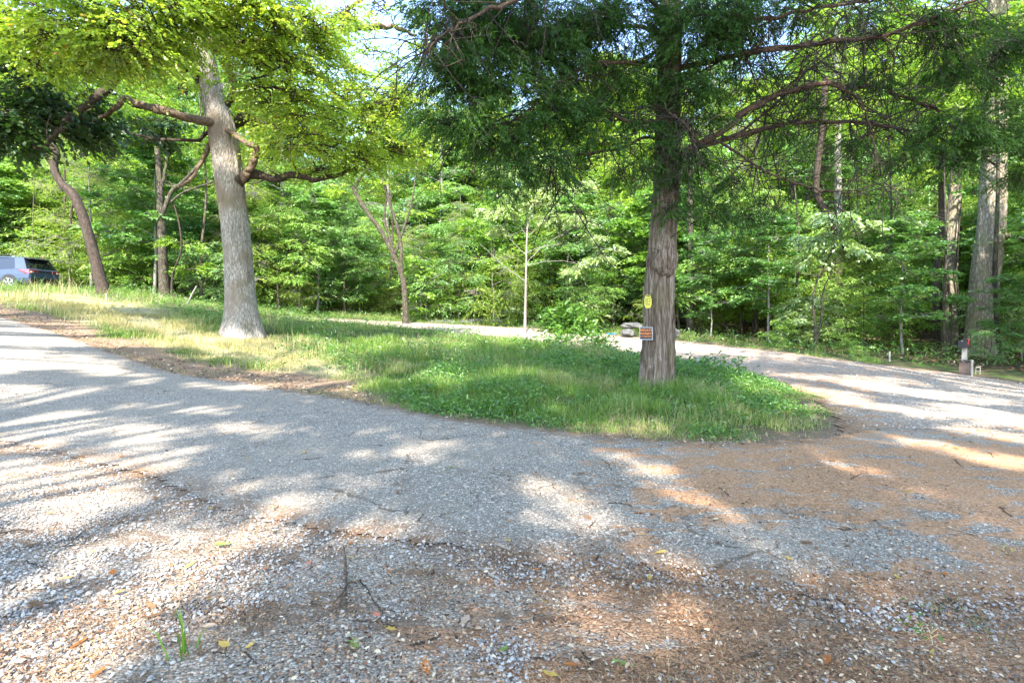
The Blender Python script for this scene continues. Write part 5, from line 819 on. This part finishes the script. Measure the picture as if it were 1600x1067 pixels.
q = P(986, 509, 24.6); boulder(q+[0, 0, .02], (.95, .6, .26), 'pale slab rock overhanging beside the cedar trunk, beyond the road', 3); q = P(980, 520, 24.5); boulder(q, (.62, .6, .36), 'blue-grey rock under the pale slab rock', 5); q = P(1053, 521, 24.3); boulder(q, (.5, .5, .4), 'grey rock just right of the cedar trunk beyond the road', 6)
q = G(1228, 541); boulder(q+[0, .8, .12], (.6, .4, .35), 'pale chipped rock at the wood edge left of the pale dogwood', 8); q = G(745, 507); boulder(q+[0, .5, .12], (2.6, .7, .4), 'low pale mound of stone and dead grass beyond the far road', 9, 'stone_mound'); q = G(690, 505); boulder(q+[0, .5, .05], (1.8, .6, .26), 'flatter pale stone heap left of the low mound', 11, 'stone_mound')
q = G(957, 523); g = Geo(); u, v = np.meshgrid(np.linspace(-.25, .25, 12), np.linspace(-.2, .2, 9)); z = .07+.05*n2(u, v, 9, 3)-.5*(u**2+v**2); V = np.stack([q[0]+u, q[1]+.2+v, q[2]+z], -1).reshape(-1, 3); i = (np.arange(8)[:, None]*12+np.arange(11)[None]).ravel(); g.add(V, np.stack([i, i+1, i+13, i+12], -1), sm=True); g.add(V-[0, 0, .02], np.stack([i, i+1, i+13, i+12], -1)); tag(g.build('tarp_scrap', M['tarp']), 'crumpled scrap of blue tarp beyond the road left of the cedar', 'tarp')
def post(px, py, h, r_, mt, lab, name='stake', lean=(0, 0)): q = G(px, py); g = Geo(); tube(g, [(q[0], q[1], q[2]-.1), (q[0]+lean[0]*.6, q[1], q[2]+h*.6), (q[0]+lean[0], q[1]+lean[1], q[2]+h)], [r_, r_, r_*.8], 8); tag(g.build(name, M[mt]), lab, name.replace('_', ' '))
post(166, 470, .28, .03, 'wood_white', 'short white stake at the foot of the dark leaning tree'); post(1390, 566, .35, .03, 'wood_white', 'thin pale stake on the verge left of the mailbox'); post(197, 460, .7, .04, 'bark_pale', 'bleached broken stub right of the dark leaning tree', 'dead_stub'); post(290, 478, .9, .035, 'bark_pale', 'pale dead branch leaning in the weeds left of the big oak', 'dead_branch', (.5, 0))
q = G(124, 454); 
# ================================================================== the parked car
M['paint'] = plain('blue_grey_car_paint', (.035, .055, .10), .5, .1, .03, 3, coat=.15); M['glass'] = plain('dark_car_glass', (.012, .015, .02), .05, 0, .05, 3, spec=.9); M['trim'] = plain('black_plastic_trim', (.018, .018, .02), .5); M['tail'] = plain('red_tail_lens', (.32, .015, .02), .15, coat=1); M['lens'] = plain('clear_lamp_lens', (.6, .55, .45), .15, coat=1); M['rubber'] = plain('tyre_rubber', (.02, .02, .022), .8); M['rim'] = plain('machined_wheel', (.5, .5, .52), .3, .8)
cx = P(40, 447, 25)[0]; car = empty('parked_car', (cx-2.28, 25.95, P(0, 452.5, 25)[2]), 'blue-grey estate car parked on the bank at the left edge, seen from its rear corner', 'car', rz=R(180)+R(2))
def loft(g, secs, mi=0, close=True):
    n = len(secs); k = len(secs[0]); V = np.array(secs, float).reshape(-1, 3); a = np.arange(n-1)[:, None]*k; b = np.arange(k if close else k-1)[None]; g.add(V, np.stack([a+b, a+(b+1) % k, a+k+(b+1) % k, a+k+b], -1).reshape(-1, 4), mi, sm=False); 
    if close: g.add(V, [list(range(k))[::-1]], mi); g.add(V, [[(n-1)*k+i for i in range(k)]], mi)
def bsec(x, w_, zb, zt, tuck=.04): h = [(-w_+.10, zb), (-w_+.02, zb+.10), (-w_, zb+(zt-zb)*.35), (-w_+.005, zb+(zt-zb)*.62), (-w_+tuck, zt-.05), (-w_+tuck+.05, zt)]; return [(x, y, z) for y, z in h]+[(x, -y, z) for y, z in h[::-1]]
g = Geo(); loft(g, [bsec(-2.30, .80, .48, .86), bsec(-2.26, .88, .40, 1.00), bsec(-2.12, .92, .34, 1.06), bsec(-1.6, .935, .30, 1.05), bsec(-.6, .935, .28, 1.02), bsec(.6, .935, .28, 1.0), bsec(1.2, .93, .28, .98), bsec(1.9, .92, .32, .92), bsec(2.2, .86, .38, .82), bsec(2.3, .72, .45, .7)]); body = g.build('body', M['paint'], car, 'p')
def csec(x, wb, wt, zb, zt): h = [(-wb, zb), (-wb+(wb-wt)*.55, zb+(zt-zb)*.5), (-wt, zt-.04), (-wt+.10, zt)]; return [(x, y, z) for y, z in h]+[(x, -y, z) for y, z in h[::-1]]
g = Geo(); loft(g, [csec(-2.14, .84, .80, 1.0, 1.06), csec(-1.92, .86, .70, 1.0, 1.50), csec(-1.80, .87, .68, 1.0, 1.585), csec(-1.0, .88, .68, 1.0, 1.63), csec(0, .88, .68, 1.0, 1.63), csec(.5, .87, .66, .98, 1.58), csec(1.25, .84, .74, .96, 1.0)]); g.build('windows', M['glass'], car, 'p')['label'] = 'dark tinted glass all round'
g = Geo(); loft(g, [csec(-1.86, .70, .68, 1.555, 1.63), csec(-1.0, .72, .69, 1.59, 1.665), csec(0, .72, .69, 1.59, 1.665), csec(.5, .70, .67, 1.55, 1.61)]); g.build('roof', M['paint'], car, 'p')
for s in (-1, 1):
    for pr_ in ([(-2.16, .875, 1.02), (-1.62, .895, 1.02), (-1.45, .715, 1.60), (-1.88, .715, 1.57)], [(-.62, .895, 1.0), (-.5, .895, 1.0), (-.52, .715, 1.62), (-.62, .715, 1.62)], [(1.22, .86, .98), (1.36, .84, .98), (.62, .70, 1.60), (.5, .70, 1.60)]):
        g = Geo(); V = np.array([(x, s*y, z) for x, y, z in pr_]+[(x, s*(y-.04), z) for x, y, z in pr_]); g.add(V, [[0, 1, 2, 3], [7, 6, 5, 4], [0, 4, 5, 1], [1, 5, 6, 2], [2, 6, 7, 3], [3, 7, 4, 0]]); g.build('pillar', M['paint'], car, 'p')
g = Geo(); loft(g, [[(-2.14, -.66, 1.53), (-2.14, .66, 1.53), (-2.14, .66, 1.555), (-2.14, -.66, 1.555)], [(-1.84, -.69, 1.58), (-1.84, .69, 1.58), (-1.84, .69, 1.64), (-1.84, -.69, 1.64)]]); g.build('rear_spoiler', M['trim'], car, 'p')
g = Geo(); loft(g, [[(-2.34, -.84, .34), (-2.34, .84, .34), (-2.34, .84, .58), (-2.34, -.84, .58)], [(-2.0, -.94, .26), (-2.0, .94, .26), (-2.0, .94, .50), (-2.0, -.94, .50)]]); g.build('bumper', M['trim'], car, 'p'); g = Geo(); box(g, (0, 0, .30), (3.4, 1.90, .12)); g.build('side_skirt', M['trim'], car, 'p')
g = Geo(); box(g, (-2.285, 0, .93), (.03, 1.2, .10)); g.build('tailgate_trim', M['trim'], car, 'p')
for s in (-1, 1):
    g = Geo(); V = np.array([(-2.31, s*.42, .86), (-2.31, s*.42, .98), (-2.26, s*.86, 1.0), (-1.80, s*.945, .99), (-2.12, s*.95, .82), (-2.29, s*.86, .80)]); V2 = V+np.array([.06, -s*.05, 0]); F = [[0, 1, 2, 5], [5, 2, 3, 4]]; g.add(np.vstack([V, V2]), F); g.add(np.vstack([V, V2]), [[i, (i+1) % 6, (i+1) % 6+6, i+6] for i in range(6)]); tl = g.build('taillight', M['tail'], car, 'p'); g = Geo(); box(g, (-2.30, s*.74, .885), (.03, .12, .07)); g.build('reverse_lamp', M['lens'], tl, 'p')
    g = Geo(); tube(g, spline([(-1.7, s*.66, 1.66), (-1.55, s*.66, 1.715), (0, s*.66, 1.72), (.35, s*.64, 1.66)], 20), .018, 8); g.build('roof_rail', M['trim'], car, 'p')
    for x in (-1.36, 1.38):
        g = Geo(); th = np.linspace(0, 2*math.pi, 33)[:-1]; 
        for (r_, y0, y1, mi) in [(.40, .90, .945, 0)]: 
            V = np.array([(x+r_*math.cos(a), s*y, .36+r_*math.sin(a)) for y in (y0, y1) for a in th]); g.add(V, [[i, (i+1) % 32, (i+1) % 32+32, i+32] for i in range(32)]); g.add(V, [list(range(32, 64))])
        g.build('wheel_arch', M['trim'], car, 'p')
        g = Geo(); pf = [(.20, .935), (.22, .955), (.30, .962), (.345, .95), (.355, .90), (.355, .74), (.30, .72)]; V = np.array([(x+r_*math.cos(a), s*y, .345+r_*math.sin(a)) for r_, y in pf for a in th]); g.add(V, [[j*32+i, j*32+(i+1) % 32, (j+1)*32+(i+1) % 32, (j+1)*32+i] for j in range(len(pf)-1) for i in range(32)]); wh = g.build('wheel', M['rubber'], car, 'p')
        g = Geo(); V = np.array([(x+.22*math.cos(a), s*.952, .345+.22*math.sin(a)) for a in th]); g.add(V, [list(range(32))]); g.build('hub_disc', M['trim'], wh, 'p'); g = Geo()
        for k in range(5): a = k*1.2566+.3; tube(g, [(x+.03*math.cos(a), s*.965, .345+.03*math.sin(a)), (x+.21*math.cos(a+.12), s*.962, .345+.21*math.sin(a+.12))], .022, 6); tube(g, [(x+.03*math.cos(a), s*.965, .345+.03*math.sin(a)), (x+.21*math.cos(a-.2), s*.962, .345+.21*math.sin(a-.2))], .016, 6)
        tube(g, [(x+.215*math.cos(a), s*.960, .345+.215*math.sin(a)) for a in np.linspace(0, 6.283, 33)], .010, 6, cap=False); g.build('rim', M['rim'], wh, 'p')
